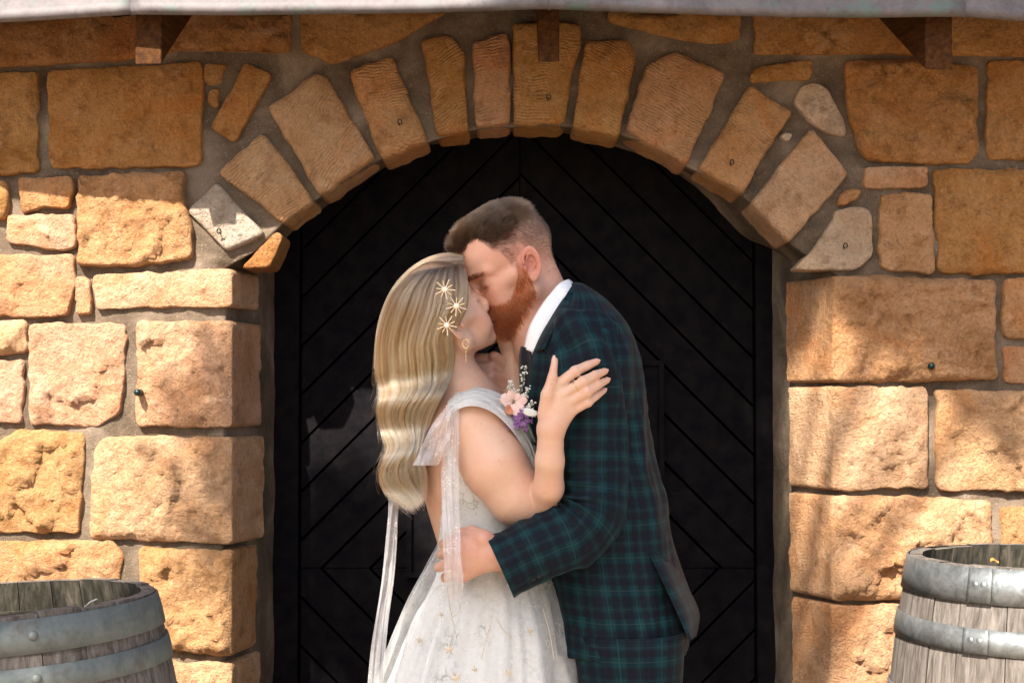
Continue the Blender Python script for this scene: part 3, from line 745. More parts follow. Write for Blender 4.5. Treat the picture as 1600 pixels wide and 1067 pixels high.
def head_sdf(q, g):
    """head in centimetres, x forward, y sideways, z up, origin between the ear canals; g: 0 man, 1 woman"""
    m = 1 - g
    s = q.copy(); s[:, 1] = np.abs(q[:, 1]); y = s[:, 1]
    d = ell(q, (-.4 + .75 * g, 0, 4.1 - .5 * g), (9.0 - 1.0 * g, 7.3, 7.9 - .4 * g))
    d = smin(d, ell(q, (3.4, 0, 4.6), (5.6, 6.1, 6.0)), 1.5)
    d = smin(d, ell(q, (4.0, 0, -1.6), (4.9, 5.5, 6.2)), 1.8)
    # jaw
    d = smin(d, cap(s, (.6, 5.2 - .4 * g, -4.6), (7.0 - .2 * g, 1.3, -7.7 + .2 * g), 1.7 - .3 * g, 1.45 - .2 * g), 2.4)
    d = smin(d, ell(q, (7.5, 0, -7.7 + .2 * g), (1.75 - .2 * g, 2.0 - .5 * g, 1.6 - .15 * g)), 1.2)
    d = smin(d, cap(s, (.3, 5.6, -3.8), (-.2, 6.1, .2), 1.5, 1.3), 2.0)
    # cheek bone, cheek
    d = smin(d, cap(s, (6.1, 4.3, -1.1), (2.6, 6.0, -.2), 1.25, 1.0), 1.8)
    d = smin(d, ell(s, (5.9, 3.7, -3.6), (2.2, 2.0, 2.5)), 1.6)
    # muzzle
    d = smin(d, ell(q, (7.0, 0, -5.0), (2.15, 2.9, 2.6)), 1.4)
    # brow
    d = smin(d, cap(s, (8.35, .8, 2.7), (6.2, 4.9, 2.75), .85 + .15 * m, .8), 1.3)
    # eye sockets and closed lids
    d = smax(d, -ell(s, (8.8, 3.2, .9), (1.35, 2.1, 1.2)), 1.1)
    d = smin(d, ell(s, (6.35, 3.3, .75), (1.5, 1.95, 1.35)), .7)
    crease = chain(s, [(7.9, 1.9, 1.3), (7.85, 3.1, 1.75), (6.9, 4.7, 1.25)], [.10, .16, .08], .1); d = smax(d, -crease, .25)
    lash = chain(s, [(8.0, 1.8, .35), (7.85, 3.1, .0), (6.9, 4.7, .2)], [.12, .16, .1], .1); d = smax(d, -lash, .2)
    # nose
    n = cap(s, (8.7, 0, 2.2), (10.9 - .25 * g, 0, -2.0 + .35 * g), .62, .85 - .12 * g)
    n = smin(n, ell(s, (10.75 - .3 * g, 0, -2.35 + .3 * g), (1.05, 1.05, .9)), .5)
    n = smin(n, ell(s, (9.55, 1.15 - .1 * g, -2.75 + .2 * g), (.95, .72, .75)), .4)
    n = smin(n, cap(s, (9.0, .5, 1.6), (8.6, 1.6, -2.6), .5, .7), .9)
    d = smin(d, n, .75)
    d = smax(d, -ell(s, (9.95, .62, -3.25), (.55, .32, .35)), .25)
    # lips
    d = smin(d, chain(s, [(9.25, 0, -4.95), (8.95, 1.0, -4.95), (7.7, 2.5, -5.35)], [.42, .42, .22], .2), .35)
    d = smin(d, chain(s, [(9.05, 0, -5.95), (8.75, 1.0, -5.9), (7.75, 2.3, -5.45)], [.55, .5, .22], .2), .4)
    d = smax(d, -cap(s, (9.5, 0, -5.42), (7.6, 2.7, -5.4), .12), .2)
    d = smax(d, -ell(q, (9.0, 0, -7.0), (.8, 2.0, .55)), .8)
    return d
def ear_sdf(q, flare=0.0, rot=0.0):
    """outer ear on the side of the head (y = 7), cm"""
    e = q.copy(); e[:, 1] = np.abs(e[:, 1]) - 7.0; x0 = -.9
    if rot:
        cr, sr = math.cos(rot), math.sin(rot); xx, zz = e[:, 0] + .4, e[:, 2] + 1.6; e[:, 0], e[:, 2] = xx * cr - zz * sr - .4, xx * sr + zz * cr - 1.6
    ex = e[:, 0] - x0 + .22 * (e[:, 2] - .3); ez = e[:, 2] - .35; ey = e[:, 1] - .55 - flare - np.clip(-ex, -.5, 3) * .38
    a = np.arctan2(ez / 3.1, ex / 1.75)
    rx, rz = 1.75, 3.05
    rr = np.sqrt((ex / rx) ** 2 + (ez / rz) ** 2)
    ring = np.sqrt(((rr - .88) * 1.85) ** 2 + (ey - .12) ** 2) - .31                # helix
    gap = (ex > .2) & (ez < .4)
    ring = np.where(gap, ring + .5 * np.clip(ex, 0, 1), ring)
    plate = smax(np.abs(ey + .60) - .16, (rr - .93) * 1.6, .15)                     # thin plate
    anti = np.sqrt(((np.sqrt(((ex + .15) / 1.0) ** 2 + ((ez - .0) / 2.0) ** 2) - .9) * 1.2) ** 2 + (ey - .02) ** 2) - .24
    conc = ell(np.stack([ex, ey, ez], -1), (.25, .25, -.3), (.85, 1.05, 1.3))
    lobe = ell(np.stack([ex, ey, ez], -1), (.35, .02, -2.55), (.85, .38, .95))
    trag = ell(np.stack([ex, ey, ez], -1), (1.35, -.05, -.45), (.4, .42, .75))
    d = smin(ring, plate, .22); d = smin(d, anti, .25); d = smax(d, -conc, .15); d = smin(d, lobe, .35); d = smin(d, trag, .3)
    return d

# ---- materials
def mat_skin(name, base, red, lip):
    s = NT(name); p = s.pos(); n = s.noise(p, 55, 5, .65); n2 = s.noise(p, 14, 3, .5); n3 = s.noise(p, 700, 2)
    c = s.mix(s.math('MULTIPLY', s.ramp(n2, [(.35, 0), (.7, 1)]), .55), base, red)
    c = s.mix(s.math('MULTIPLY', s.ramp(n, [(.45, 0), (.7, 1)]), .5), c, red)
    c = s.mix(s.math('MULTIPLY', s.att('scalp').outputs['Fac'], .55), c, (.075, .05, .038)); c = s.mix(s.math('MULTIPLY', s.att('stubble').outputs['Fac'], .8), c, (.22, .065, .02)); c = s.mix(s.att('blush').outputs['Fac'], c, red); c = s.mix(s.att('lip').outputs['Fac'], c, lip)
    c = s.mix(s.math('MULTIPLY', s.ramp(s.noise(p, 210, 2), [(.69, 0), (.75, 1)]), .5), c, tuple(x * .45 for x in red))
    h = s.math('ADD', n3, s.math('MULTIPLY', n, .6))
    return s.set(Base_Color=c, Roughness=.44, Specular_IOR_Level=.42, Subsurface_Weight=.25, Subsurface_Radius=(1.0, .35, .18), Subsurface_Scale=.009, Normal=s.bump(h, .16, .0022))
def mat_hair(name, root, mid, tip, rough=.32, var=.25):
    s = NT(name); hi = s.n('HairInfo'); b = s.n('BsdfHairPrincipled', parametrization='COLOR')
    c = s.ramp(hi.outputs['Intercept'], [(0, root), (.35, mid), (1, tip)])
    c = s.mix(s.math('MULTIPLY', hi.outputs['Random'], var * 2), c, s.mix(1.0, c, (.42, .40, .38), 'MULTIPLY'))
    c = s.mix(s.att('tone').outputs['Fac'], c, s.mix(1.0, c, (.46, .38, .31), 'MULTIPLY'))
    s.l(c, b.inputs['Color']); b.inputs['Roughness'].default_value = rough; b.inputs['Radial Roughness'].default_value = .4
    s.l(b.outputs[0], s.out.inputs[0]); return s.m
def mat_plaid(name='plaid_wool'):
    s = NT(name); a = s.n('Attribute', attribute_name='cloth', attribute_type='GEOMETRY'); sp = s.n('SeparateXYZ'); s.l(a.outputs['Vector'], sp.inputs[0])
    def bands(x, per):
        t = s.math('FRACT', s.math('DIVIDE', x, per))
        wide = s.ramp(t, [(0, 0), (.10, 1), (.34, 1), (.40, .0), (.55, .0), (.60, .55), (.74, .55), (.80, 0)])
        thin = s.ramp(t, [(0, 0), (.205, 0), (.218, 1), (.232, 1), (.245, 0)]); thin2 = s.ramp(t, [(0, 0), (.655, 0), (.668, .6), (.68, .6), (.692, 0)])
        return wide, s.math('ADD', thin, thin2)
    wu, tu = bands(sp.outputs[0], .050); wv, tv = bands(sp.outputs[1], .056)
    c = s.mix(s.math('MULTIPLY', wu, .55), (.0015, .0024, .0068), (.0013, .0190, .0245))
    c = s.mix(s.math('MULTIPLY', wv, .5), c, (.0018, .0205, .026))
    both = s.math('MULTIPLY', wu, wv); c = s.mix(s.math('MULTIPLY', both, .45), c, (.0036, .040, .046))
    ng = s.math('MULTIPLY', s.math('SUBTRACT', 1.0, wu), s.math('SUBTRACT', 1.0, wv)); c = s.mix(s.math('MULTIPLY', ng, .35), c, (.009, .008, .017))
    c = s.mix(s.math('MULTIPLY', s.math('MAXIMUM', tu, tv), .11), c, (.10, .19, .21))
    fine = s.math('MAXIMUM', s.ramp(s.math('FRACT', s.math('DIVIDE', sp.outputs[0], .0125)), [(0, 0), (.42, 0), (.5, 1), (.58, 0)]), s.ramp(s.math('FRACT', s.math('DIVIDE', sp.outputs[1], .014)), [(0, 0), (.42, 0), (.5, 1), (.58, 0)]))
    c = s.mix(s.math('MULTIPLY', fine, .10), c, (.02, .06, .075))
    w1 = s.math('SINE', s.math('MULTIPLY', s.math('ADD', sp.outputs[0], sp.outputs[1]), 6.2832 / .0021))
    c = s.mix(s.math('MULTIPLY', s.math('ADD', s.math('MULTIPLY', w1, .5), .5), .22), c, (.006, .015, .019))
    p = s.pos(); n = s.noise(p, 420, 3, .7)
    return s.set(Base_Color=c, Roughness=.66, Specular_IOR_Level=.12, Sheen_Weight=.04, Sheen_Roughness=.4, Normal=s.bump(s.math('ADD', n, s.math('MULTIPLY', w1, .2)), .22, .002))
def mat_cloth(name, c, rough=.7, sheen=.2, scale=120, var=.12, sss=0):
    s = NT(name); p = s.pos(); n = s.noise(p, scale, 4, .6)
    cc = s.mix(n, tuple(x * (1 - var) for x in c), tuple(min(.9, x * (1 + var)) for x in c))
    return s.set(Base_Color=cc, Roughness=rough, Sheen_Weight=sheen, Specular_IOR_Level=.25, Normal=s.bump(n, .2, .002))
def mat_tulle(name, dens, lace, tint=(.77, .78, .77), scale=1.0, thread=(.34, .35, .33)):
    """sheer net with embroidered sprigs"""
    s = NT(name); p = s.pos()
    q = s.n('VectorMath', operation='ADD'); s.l(p, q.inputs[0])
    nz = s.n('TexNoise', Scale=14.0 * scale, Detail=2.0); s.l(p, nz.inputs['Vector'])
    sc = s.n('VectorMath', operation='SCALE'); s.l(nz.outputs['Color'], sc.inputs[0]); sc.inputs[3].default_value = .09 / scale; s.l(sc.outputs[0], q.inputs[1])
    def vein(sca, w0, w1):
        v = s.n('TexVoronoi', feature='DISTANCE_TO_EDGE', Scale=sca * scale); s.l(q.outputs[0], v.inputs['Vector'])
        return s.ramp(v.outputs['Distance'], [(w0, 1), (w1, 0)])
    mask = s.ramp(s.noise(p, 24 * scale, 3, .6), [(.52, 0), (.58, 1)])
    v = s.n('TexVoronoi', feature='F1', Scale=230 * scale); s.l(q.outputs[0], v.inputs['Vector'])
    dots = s.ramp(v.outputs['Distance'], [(.25, 1), (.45, 0)])
    l1 = s.math('MULTIPLY', s.math('MAXIMUM', vein(62, .035, .07), s.math('MULTIPLY', dots, .8)), mask)
    l2 = s.math('MULTIPLY', s.math('MULTIPLY', vein(13, .006, .016), s.ramp(s.noise(p, 9 * scale, 2), [(.47, 0), (.53, 1)])), .8)
    em = s.math('MAXIMUM', l1, l2)
    fold = s.math('MULTIPLY', s.ramp(s.noise(p, 36, 4, .6), [(.35, 0), (.7, 1)]), .16)
    net = s.math('ADD', dens, fold)
    al = s.math('MAXIMUM', net, s.math('MULTIPLY', em, lace), clamp=True)
    c = s.mix(s.math('MULTIPLY', em, s.ramp(s.noise(p, 8, 2), [(.4, .25), (.62, 1)])), tint, thread)
    d = s.n('BsdfDiffuse'); s.l(c, d.inputs[0]); t = s.n('BsdfTranslucent'); s.l(c, t.inputs[0])
    ms = s.n('MixShader'); ms.inputs[0].default_value = .35; s.l(d.outputs[0], ms.inputs[1]); s.l(t.outputs[0], ms.inputs[2])
    tr = s.n('BsdfTransparent'); m2 = s.n('MixShader'); s.l(al, m2.inputs[0]); s.l(tr.outputs[0], m2.inputs[1]); s.l(ms.outputs[0], m2.inputs[2])
    s.l(m2.outputs[0], s.out.inputs[0]); return s.m
M_SKIN_B = mat_skin('fair_skin', (.64, .425, .305), (.61, .32, .225), (.50, .17, .15))
M_SKIN_G = mat_skin('ruddy_skin', (.58, .355, .26), (.54, .225, .15), (.42, .14, .12))
M_PLAID = mat_plaid(); M_SHIRT = mat_cloth('white_cotton', (.80, .80, .82), .8, .1)
M_TIE = mat_cloth('black_silk', (.008, .008, .011), .5, .1)
M_SATIN = mat_cloth('ivory_satin', (.74, .74, .72), .5, .3, 30, .06)
M_TULLE = mat_tulle('embroidered_tulle', .30, .75); M_RIBBON = mat_tulle('sheer_ribbon', .46, .95, (.84, .83, .84), 1.6, (.82, .80, .78))
M_BODICE = mat_tulle('lace_bodice', .84, 1.0, (.82, .82, .79), 1.4, (.50, .49, .43))
M_GOLD = mat_plain('pale_gold', (.85, .60, .32), .25, 1.0); M_PEARL = mat_plain('pearl', (.86, .78, .66), .25, 0, .6, .06)
M_CHAMP = mat_plain('champagne_bead', (.80, .62, .44), .28, .5, .6, .08); M_NAIL = mat_plain('pale_nail', (.70, .40, .34), .25, 0, .5, .05)
M_BLOND = mat_hair('blonde_hair', (.165, .115, .078), (.50, .300, .150), (.80, .58, .37), .22, .14)
M_BROWN = mat_hair('brown_hair', (.022, .014, .010), (.038, .025, .017), (.085, .058, .041), .3, .3)
M_GINGER = mat_hair('ginger_beard', (.15, .028, .005), (.24, .050, .009), (.36, .085, .018), .34, .35)
M_BLONDBASE = mat_plain('hair_underlayer', (.30, .20, .11), .7, 0, .2, .4, 200)

def hair(name, S, rad, mat, parent, tone=None):
    """strands S: (N,K,3) as a hair curves object"""
    S = np.asarray(S, np.float32); N, K, _ = S.shape
    h = bpy.data.hair_curves.new(name); h.add_curves([K] * N)
    h.attributes['position'].data.foreach_set('vector', S.reshape(-1)) if 'position' in h.attributes else h.position_data.foreach_set('vector', S.reshape(-1))
    r = np.asarray(rad, np.float32); r = np.broadcast_to(r, (N, K)) if r.ndim == 2 else np.broadcast_to(r[None, :], (N, K))
    a = h.attributes.get('radius') or h.attributes.new('radius', 'FLOAT', 'POINT'); a.data.foreach_set('value', np.ascontiguousarray(r).reshape(-1))
    if tone is not None:
        a = h.attributes.new('tone', 'FLOAT', 'CURVE'); a.data.foreach_set('value', np.asarray(tone, np.float32))
    h.materials.append(mat)
    o = bpy.data.objects.new(name, h); COL.objects.link(o); o.parent = parent
    o.matrix_parent_inverse = Matrix.Translation(-parent.location)
    return o
RNG = np.random.default_rng(11)

groom = thing('person', 'bearded groom in a dark green plaid suit bending to kiss the bride', 'person', (.12, YP, 0))
bride = thing('person', 'blonde bride in a white lace dress with a hand on the groom\'s sleeve', 'person', (-.06, YP - .06, 0))

# ---------------------------------------------------------------- groom: head, neck, hands
FG = Frame(math.radians(19), math.radians(-29), -1, .95)
FG.o = Q(822, 418, .072) - FG.l * .068
def groom_up(p):
    q = FG.loc(p); d = smin(head_sdf(q, 0), ear_sdf(q, .55), .3) * FG.k
    d = smin(d, cap(p, FG.wor((-2.4, 0, -2.5)), Q(862, 515, -.005), .052, .058), .018)
    d = smin(d, cap(p, FG.wor((1.0, 0, -6.0)), Q(846, 545, .01), .036, .050), .02)
    d = smin(d, ell(p, Q(900, 590, -.01), (.075, .14, .09)), .03)
    return d
gl = FG.o
V1, F1 = surfnet(groom_up, gl + [-.155, -.17, -.20], gl + [.20, .17, .155], .0022)
V1 = relax(V1, F1, 1, .4)
# left hand round the bride's waist, right hand behind her neck
gh_w = Q(774, 864, .205); kn = [Q(724, 846, .205), Q(720, 863, .208), Q(720, 880, .206), Q(724, 898, .20)]
tips = [[Q(706, 847, .180), Q(693, 850, .140)], [Q(704, 863, .184), Q(690, 866, .140)], [Q(702, 880, .186), Q(686, 886, .158)], [Q(707, 896, .178), Q(696, 902, .140)]]
def groom_hand_l(p):
    d = cap(p, Q(830, 858, .19), gh_w, .034, .027)
    for k, (a, t) in enumerate(zip(kn, tips)):
        d = smin(d, cap(p, gh_w, a, .022, .0125), .012)
    for k, (a, t) in enumerate(zip(kn, tips)):
        d = smin(d, chain(p, [a, t[0], t[1]], [.0112, .0102, .0088], .003), .0035)
        d = smin(d, ell(p, a + np.array([0, -.004, 0]), (.009, .009, .009)), .006)
    d = smin(d, chain(p, [Q(756, 842, .215), Q(738, 832, .19), Q(716, 834, .17)], [.016, .012, .010]), .008)
    return d
V2, F2 = surfnet(groom_hand_l, Q(668, 930, .30) , Q(840, 815, .10), .0022) if False else surfnet(groom_hand_l, np.minimum(Q(668, 930, .28), Q(850, 810, .10)), np.maximum(Q(668, 930, .28), Q(850, 810, .10)), .0022)
def groom_hand_r(p):
    w = Q(800, 612, -.06); d = cap(p, Q(822, 640, -.07), w, .034, .028)
    K = [Q(781, 571, -.03), Q(787, 583, -.018), Q(790, 596, -.012), Q(789, 609, -.012)]
    T = [[Q(764, 561, -.012), Q(735, 560, -.01)], [Q(766, 574, .0), Q(735, 573, .0)], [Q(767, 588, .006), Q(735, 588, .004)], [Q(768, 602, .004), Q(735, 602, .0)]]
    for a in K: d = smin(d, cap(p, w, a, .02, .0125), .012)
    for a, t in zip(K, T): d = smin(d, chain(p, [a, t[0], t[1]], [.0108, .0104, .0095], .003), .0045)
    return smin(d, chain(p, [Q(796, 592, -.03), Q(786, 566, -.01), Q(772, 556, .004)], [.014, .012, .009]), .006)
a_, b_ = Q(735, 660, -.12), Q(835, 535, .06)
V3, F3 = surfnet(groom_hand_r, np.minimum(a_, b_), np.maximum(a_, b_), .0025)
def groom_low(p):          # body under the suit, down to the shoes
    d = ell(p, Q(915, 650, -.01), (.085, .14, .17)); d = smin(d, ell(p, Q(938, 850, -.01), (.08, .13, .18)), .05)
    d = smin(d, cap(p, Q(960, 1000, .06), np.array([.19, YP - .09, .08]), .065, .045), .05)
    d = smin(d, cap(p, Q(960, 1000, -.08), np.array([.16, YP + .12, .08]), .065, .045), .05)
    d = smin(d, chain(p, [Q(905, 540, .13), Q(922, 800, .16), Q(830, 858, .19)], [.05, .042, .034]), .03)
    return smin(d, chain(p, [Q(885, 560, -.15), Q(860, 700, -.17), Q(822, 640, -.07)], [.05, .042, .034]), .03)
V4, F4 = surfnet(groom_low, [-.05, YP - .32, .0], [.36, YP + .28, 1.50], .012)
def join(parts):
    Vs, Fs, k = [], [], 0
    for v, f in parts: Vs.append(v); Fs.append(f + k); k += len(v)
    return np.concatenate(Vs), np.concatenate(Fs)
VG, FGc = join([(V1, F1), (V2, F2), (V3, F3), (V4, F4)])
gb = mesh('body', VG, FGc, M_SKIN_G, groom)
q = FG.loc(VG); ear = np.exp(-((q[:, 0] + .9) / 2.0) ** 2 - ((q[:, 2] - .4) / 3) ** 2) * (np.abs(q[:, 1]) > 6.9)
nose = np.exp(-((q[:, 0] - 10) / 2) ** 2 - ((q[:, 2] + 2) / 2.5) ** 2) * .6; chk = np.exp(-((q[:, 0] - 6) / 3) ** 2 - ((q[:, 2] + 1.5) / 2.5) ** 2) * .45
attr(gb, 'blush', np.clip(ear * 1.2 + nose + chk, 0, 1)); attr(gb, 'lip', ear * .45 + np.exp(-((q[:, 2] + 5.45) / .75) ** 2) * (q[:, 0] > 7.9) * (np.abs(q[:, 1]) < 2.6) * .8)

# groom's hair: fade at the sides, longer swept-up top, ginger beard, brow and lashes
head_w = lambda p: head_sdf(FG.loc(p), 0) * FG.k
def on_head(fr, V, F, fn, n, mask):
    """random points of the head surface where mask(local) allows"""
    a, b, c = V[F[:, 0]], V[F[:, 1]], V[F[:, 2]]; ar = np.linalg.norm(np.cross(b - a, c - a), axis=1)
    k = RNG.choice(len(F), n, p=ar / ar.sum()); u, v = RNG.random((2, n, 1))
    p = a[k] + (b[k] - a[k]) * u + (V[F[k, 3]] - a[k]) * v
    q = fr.loc(p); m = mask(q); p = p[m]; q = q[m]; nr = grad(fn, p)
    return p, q, nr
def line(x, pts): pts = np.array(pts, float); return np.interp(x, pts[:, 0], pts[:, 1])
def hair_low(x):           # lower edge of the groom's hair as a function of x (cm)
    return line(x, [(-12, -7.5), (-7, -6.8), (-4.6, -5.2), (-3.2, -1.5), (-2.6, 2.6), (-.8, 4.2), (.7, 3.3), (1.2, .4), (2.2, .3), (2.7, 3.6), (3.6, 5.6), (4.4, 6.0), (4.9, 8.2), (6.0, 9.0), (7, 8.4), (8, 7.8), (12, 7.6)])
def gmask(q):
    return (q[:, 2] > hair_low(q[:, 0]) + RNG.normal(0, .22, len(q)))
qq = FG.loc(VG); attr(gb, 'scalp', sstep(-.2, 1.3, qq[:, 2] - hair_low(qq[:, 0])) * sstep(-3.5, 9, qq[:, 2]) * (qq[:, 2] > -9))
p, q, nr = on_head(FG, V1, F1, head_w, 190000, gmask)
top = sstep(5.4, 8.8, q[:, 2] + np.clip(q[:, 0], -4, 0) * .5 + RNG.normal(0, .5, len(q)))
keep = RNG.random(len(p)) < (.42 + .58 * top) * sstep(-6, 7.5, q[:, 2]) ** .8 + .08
p, q, nr, top = p[keep], q[keep], nr[keep], top[keep]; n = len(p)
ln = (.0045 + .006 * sstep(0, 6, q[:, 2])) * (1 - top) + top * (.020 + .014 * sstep(1, 8, q[:, 0])); ln *= RNG.uniform(.75, 1.15, n)
K = 7; cl = fbm(q * .9, 2, 3); cl2 = fbm(q * .9 + 40, 2, 5)
side_dir = -FG.u * .9 - FG.f * .5
top_dir = FG.u * .75 + FG.f * (-.75 + 1.25 * sstep(4.5, 8, q[:, 0]))[:, None] + FG.l * (.25 * cl[:, None] + .25)
dr = nr * (.55 + .25 * top[:, None]) + (top_dir * top[:, None] + side_dir * (1 - top[:, None])) * (.7 + .3 * cl2[:, None]) + RNG.normal(0, .18, (n, 3)) + FG.l * (cl[:, None] * .5) + FG.f * (cl2[:, None] * .3)
dr /= np.linalg.norm(dr, axis=1)[:, None]
t = np.linspace(0, 1, K); bend = (-FG.f * .45 + FG.u * -.25)[None, :] * top[:, None] - nr * .35 * (1 - top[:, None])
S = p[:, None, :] - nr[:, None, :] * .001 + (dr[:, None, :] * t[None, :, None] + bend[:, None, :] * (t ** 2)[None, :, None] * .5) * ln[:, None, None]
hair('hair', S, np.linspace(1, .4, K)[None, :] * (.00013 + .00020 * top)[:, None], M_BROWN, groom, tone=np.clip(.40 + 1.2 * fbm(q * [1.1, 2.4, 2.4], 2, 61) + RNG.normal(0, .2, n), 0, 1))
def bmask(q, j=1):
    y = np.abs(q[:, 1])
    up = line(q[:, 0], [(0, -9), (.6, 1.6), (1.6, 1.2), (2.2, -.6), (3.2, -2.4), (4.8, -3.6), (6.4, -4.0), (8.0, -3.7), (9.6, -3.5), (12, -3.5)])
    lo = line(q[:, 0], [(0, -4.0), (1.5, -5.4), (4, -7.4), (6, -8.8), (9, -11)])
    lips = (np.abs(q[:, 2] + 5.4) < .75) & (q[:, 0] > 7.2) & (y < 2.6)
    return (q[:, 2] < up + j * RNG.normal(0, .22, len(q))) & (q[:, 2] > lo - .6 + j * RNG.normal(0, .25, len(q))) & (q[:, 0] > .5) & ~lips
attr(gb, 'stubble', np.mean([bmask(qq) for _ in range(12)], axis=0) * .7)
p, q, nr = on_head(FG, V1, F1, head_w, 80000, bmask); n = len(p)
keep = RNG.random(n) < np.clip(.25 + sstep(1.5, -3.5, q[:, 2]), 0, 1); p, q, nr = p[keep], q[keep], nr[keep]; n = len(p)
ln = .006 + .0035 * sstep(-2, -8, q[:, 2]) + .003 * sstep(4, 8, q[:, 0]); ln *= RNG.uniform(.6, 1.15, n)
cl = fbm(q * 1.1, 2, 8)[:, None]; cl2 = fbm(q * 1.1 + 20, 2, 9)[:, None]
dr = nr * .9 - FG.u * (.5 + .2 * cl) + FG.f * (.15 + .25 * cl2) + RNG.normal(0, .30, (n, 3)); dr /= np.linalg.norm(dr, axis=1)[:, None]
S = p[:, None, :] + (dr[:, None, :] * t[None, :, None] - FG.u * .3 * (t ** 2)[None, :, None] + RNG.normal(0, .12, (n, 1, 3)) * (t ** 2)[None, :, None]) * ln[:, None, None]
hair('beard', S, np.linspace(.00028, .00010, K), M_GINGER, groom, tone=np.clip(.12 + RNG.normal(0, .25, n) + 1.1 * fbm(q * 2.3, 2, 62) + .6 * sstep(-5, -9, q[:, 2]), 0, 1))
def bw_mask(q):
    y = np.abs(q[:, 1]); c = 2.55 + .25 * np.sin((y - .6) / 4.2 * math.pi); return (np.abs(q[:, 2] - c) < .42) & (y > .7) & (y < 5.0) & (q[:, 0] > 5.0)
def brows(fr, V, F, fn, n, mat, parent, lnm, fwd=1):
    p, q, nr = on_head(fr, V, F, fn, n, bw_mask); k = len(p); sd = np.sign(q[:, 1])[:, None]
    dr = nr * .25 + fr.l * sd * .75 - fr.f * .3 + fr.u * .22 + RNG.normal(0, .12, (k, 3)); tt = np.linspace(0, 1, 4)
    hair('eyebrow', p[:, None] + dr[:, None] * tt[None, :, None] * lnm, np.linspace(.00022, .0001, 4), mat, parent)
    L = []
    for sgn in (-1, 1):
        for u in np.linspace(0, 1, 90):
            b = fr.wor(np.array([8.0 - 1.0 * u ** 1.8, sgn * (1.9 + 2.8 * u), .30 - .30 * math.sin(u * math.pi)])); o = fr.f * .9 - fr.u * .55 + fr.l * sgn * (.5 * u - .1)
            L.append([b + o * .0075 * s_ + fr.u * .003 * s_ * s_ for s_ in np.linspace(0, 1, 4)])
    hair('eyelashes', np.array(L), np.linspace(.0004, .00018, 4), mat, parent)
M_BROW = mat_hair('dark_brow', (.10, .05, .03), (.10, .05, .03), (.14, .08, .05), .4, .2)
brows(FG, V1, F1, head_w, 190000, M_BROW, groom, .010)

# ---------------------------------------------------------------- bride: one continuous body
FB = Frame(math.radians(-27), math.radians(36), 1, .93)
FB.o = Q(710, 508, .150) + FB.l * .066
bw = Q(861, 670, .232); EL = Q(844, 800, .150)
bk = [Q(869, 603, .238), Q(880, 616, .242), Q(889, 628, .24), Q(894, 641, .234)]
bp_ = [[Q(899, 580, .240), Q(918, 571, .230), Q(932, 565, .221)], [Q(912, 596, .246), Q(930, 586, .236), Q(945, 580, .222)],
       [Q(917, 612, .244), Q(934, 601, .233), Q(948, 594, .219)], [Q(918, 628, .236), Q(931, 618, .226), Q(943, 610, .214)]]
def bride_arm(p):
    d = chain(p, [Q(744, 672, .132), Q(774, 728, .156), Q(808, 775, .152), EL], [.057, .0525, .0465, .032], .02)
    d = smin(d, ell(p, Q(733, 665, .125), (.048, .055, .050)), .02)
    d = smin(d, chain(p, [EL, Q(857, 762, .200), Q(859, 720, .224), bw], [.0275, .0255, .0235, .0215], .008), .0035)
    pn = bk[1] - bw
    for a in bk: d = smin(d, cap(p, bw, a, .0185, .0098), .010)
    for a, t in zip(bk, bp_):
        s = .94 if a is bk[3] else 1.0
        d = smin(d, chain(p, [a] + t, [.0096 * s, .0089 * s, .0079 * s, .0060 * s], .0015), .0022)
        d = smin(d, ell(p, a + np.array([0, -.0045, .0]), (.0065, .006, .0065)), .004)
        d = smin(d, ell(p, t[0], (.0094 * s, .0094 * s, .0094 * s)), .003)
    d = smin(d, chain(p, [Q(852, 648, .235), Q(855, 617, .246), Q(863, 590, .248), Q(867, 563, .240)], [.0135, .0105, .0078, .0056], .004), .006)
    return d
def bride_torso(p):
    d = ell(p, Q(742, 728, .015), (.098, .135, .15)); d = smin(d, ell(p, Q(712, 668, .03), (.070, .135, .085)), .04)
    d = smin(d, ell(p, Q(762, 850, .015), (.082, .115, .12)), .05)
    d = smin(d, ell(p, Q(795, 715, .02), (.060, .11, .07)), .04)
    d = smin(d, cap(p, Q(722, 622, .06), Q(738, 652, .125), .034, .044), .04)
    d = smin(d, cap(p, Q(722, 622, .06), Q(770, 650, -.10), .034, .045), .04)
    return d
def bride_up(p):
    q = FB.loc(p); d = smin(head_sdf(q, 1), ear_sdf(q, .35, math.radians(26)), .25) * FB.k
    d = smin(d, cap(p, FB.wor((-1.6, 0, -3.5)), Q(723, 628, .055), .043, .050), .016)
    d = smin(d, bride_torso(p), .03)
    d = smin(d, bride_arm(p), .012)
    d = smin(d, chain(p, [Q(775, 650, -.12), Q(822, 690, -.10), Q(806, 612, -.02), Q(797, 530, -.015)], [.045, .036, .024, .019], .01), .015)
    d = smin(d, chain(p, [Q(797, 530, -.015), Q(800, 505, -.02), Q(808, 478, -.035)], [.022, .024, .014], .01), .01)
    return d
lo = np.array([px_x(585, -.6) , -.90, 1.02]); hi = np.array([px_x(972, -.85), -.36, 1.62])
VB1, FB1 = surfnet(bride_up, lo, hi, .0024)
VB1 = relax(VB1, FB1, 1, .4)
def bride_low(p):
    d = ell(p, Q(762, 860, .015), (.082, .11, .12)); d = smin(d, ell(p, Q(765, 960, .01), (.085, .115, .11)), .04)
    for w in (.07, -.06): d = smin(d, chain(p, [Q(765, 1000, w), [-.04, YP - w, .48], [-.045, YP - w, .07]], [.065, .05, .04], .02), .02)
    for w in (.07, -.06): d = smin(d, cap(p, (-.05, YP - w, .04), (.09, YP - w, .03), .035, .025), .02)
    return d
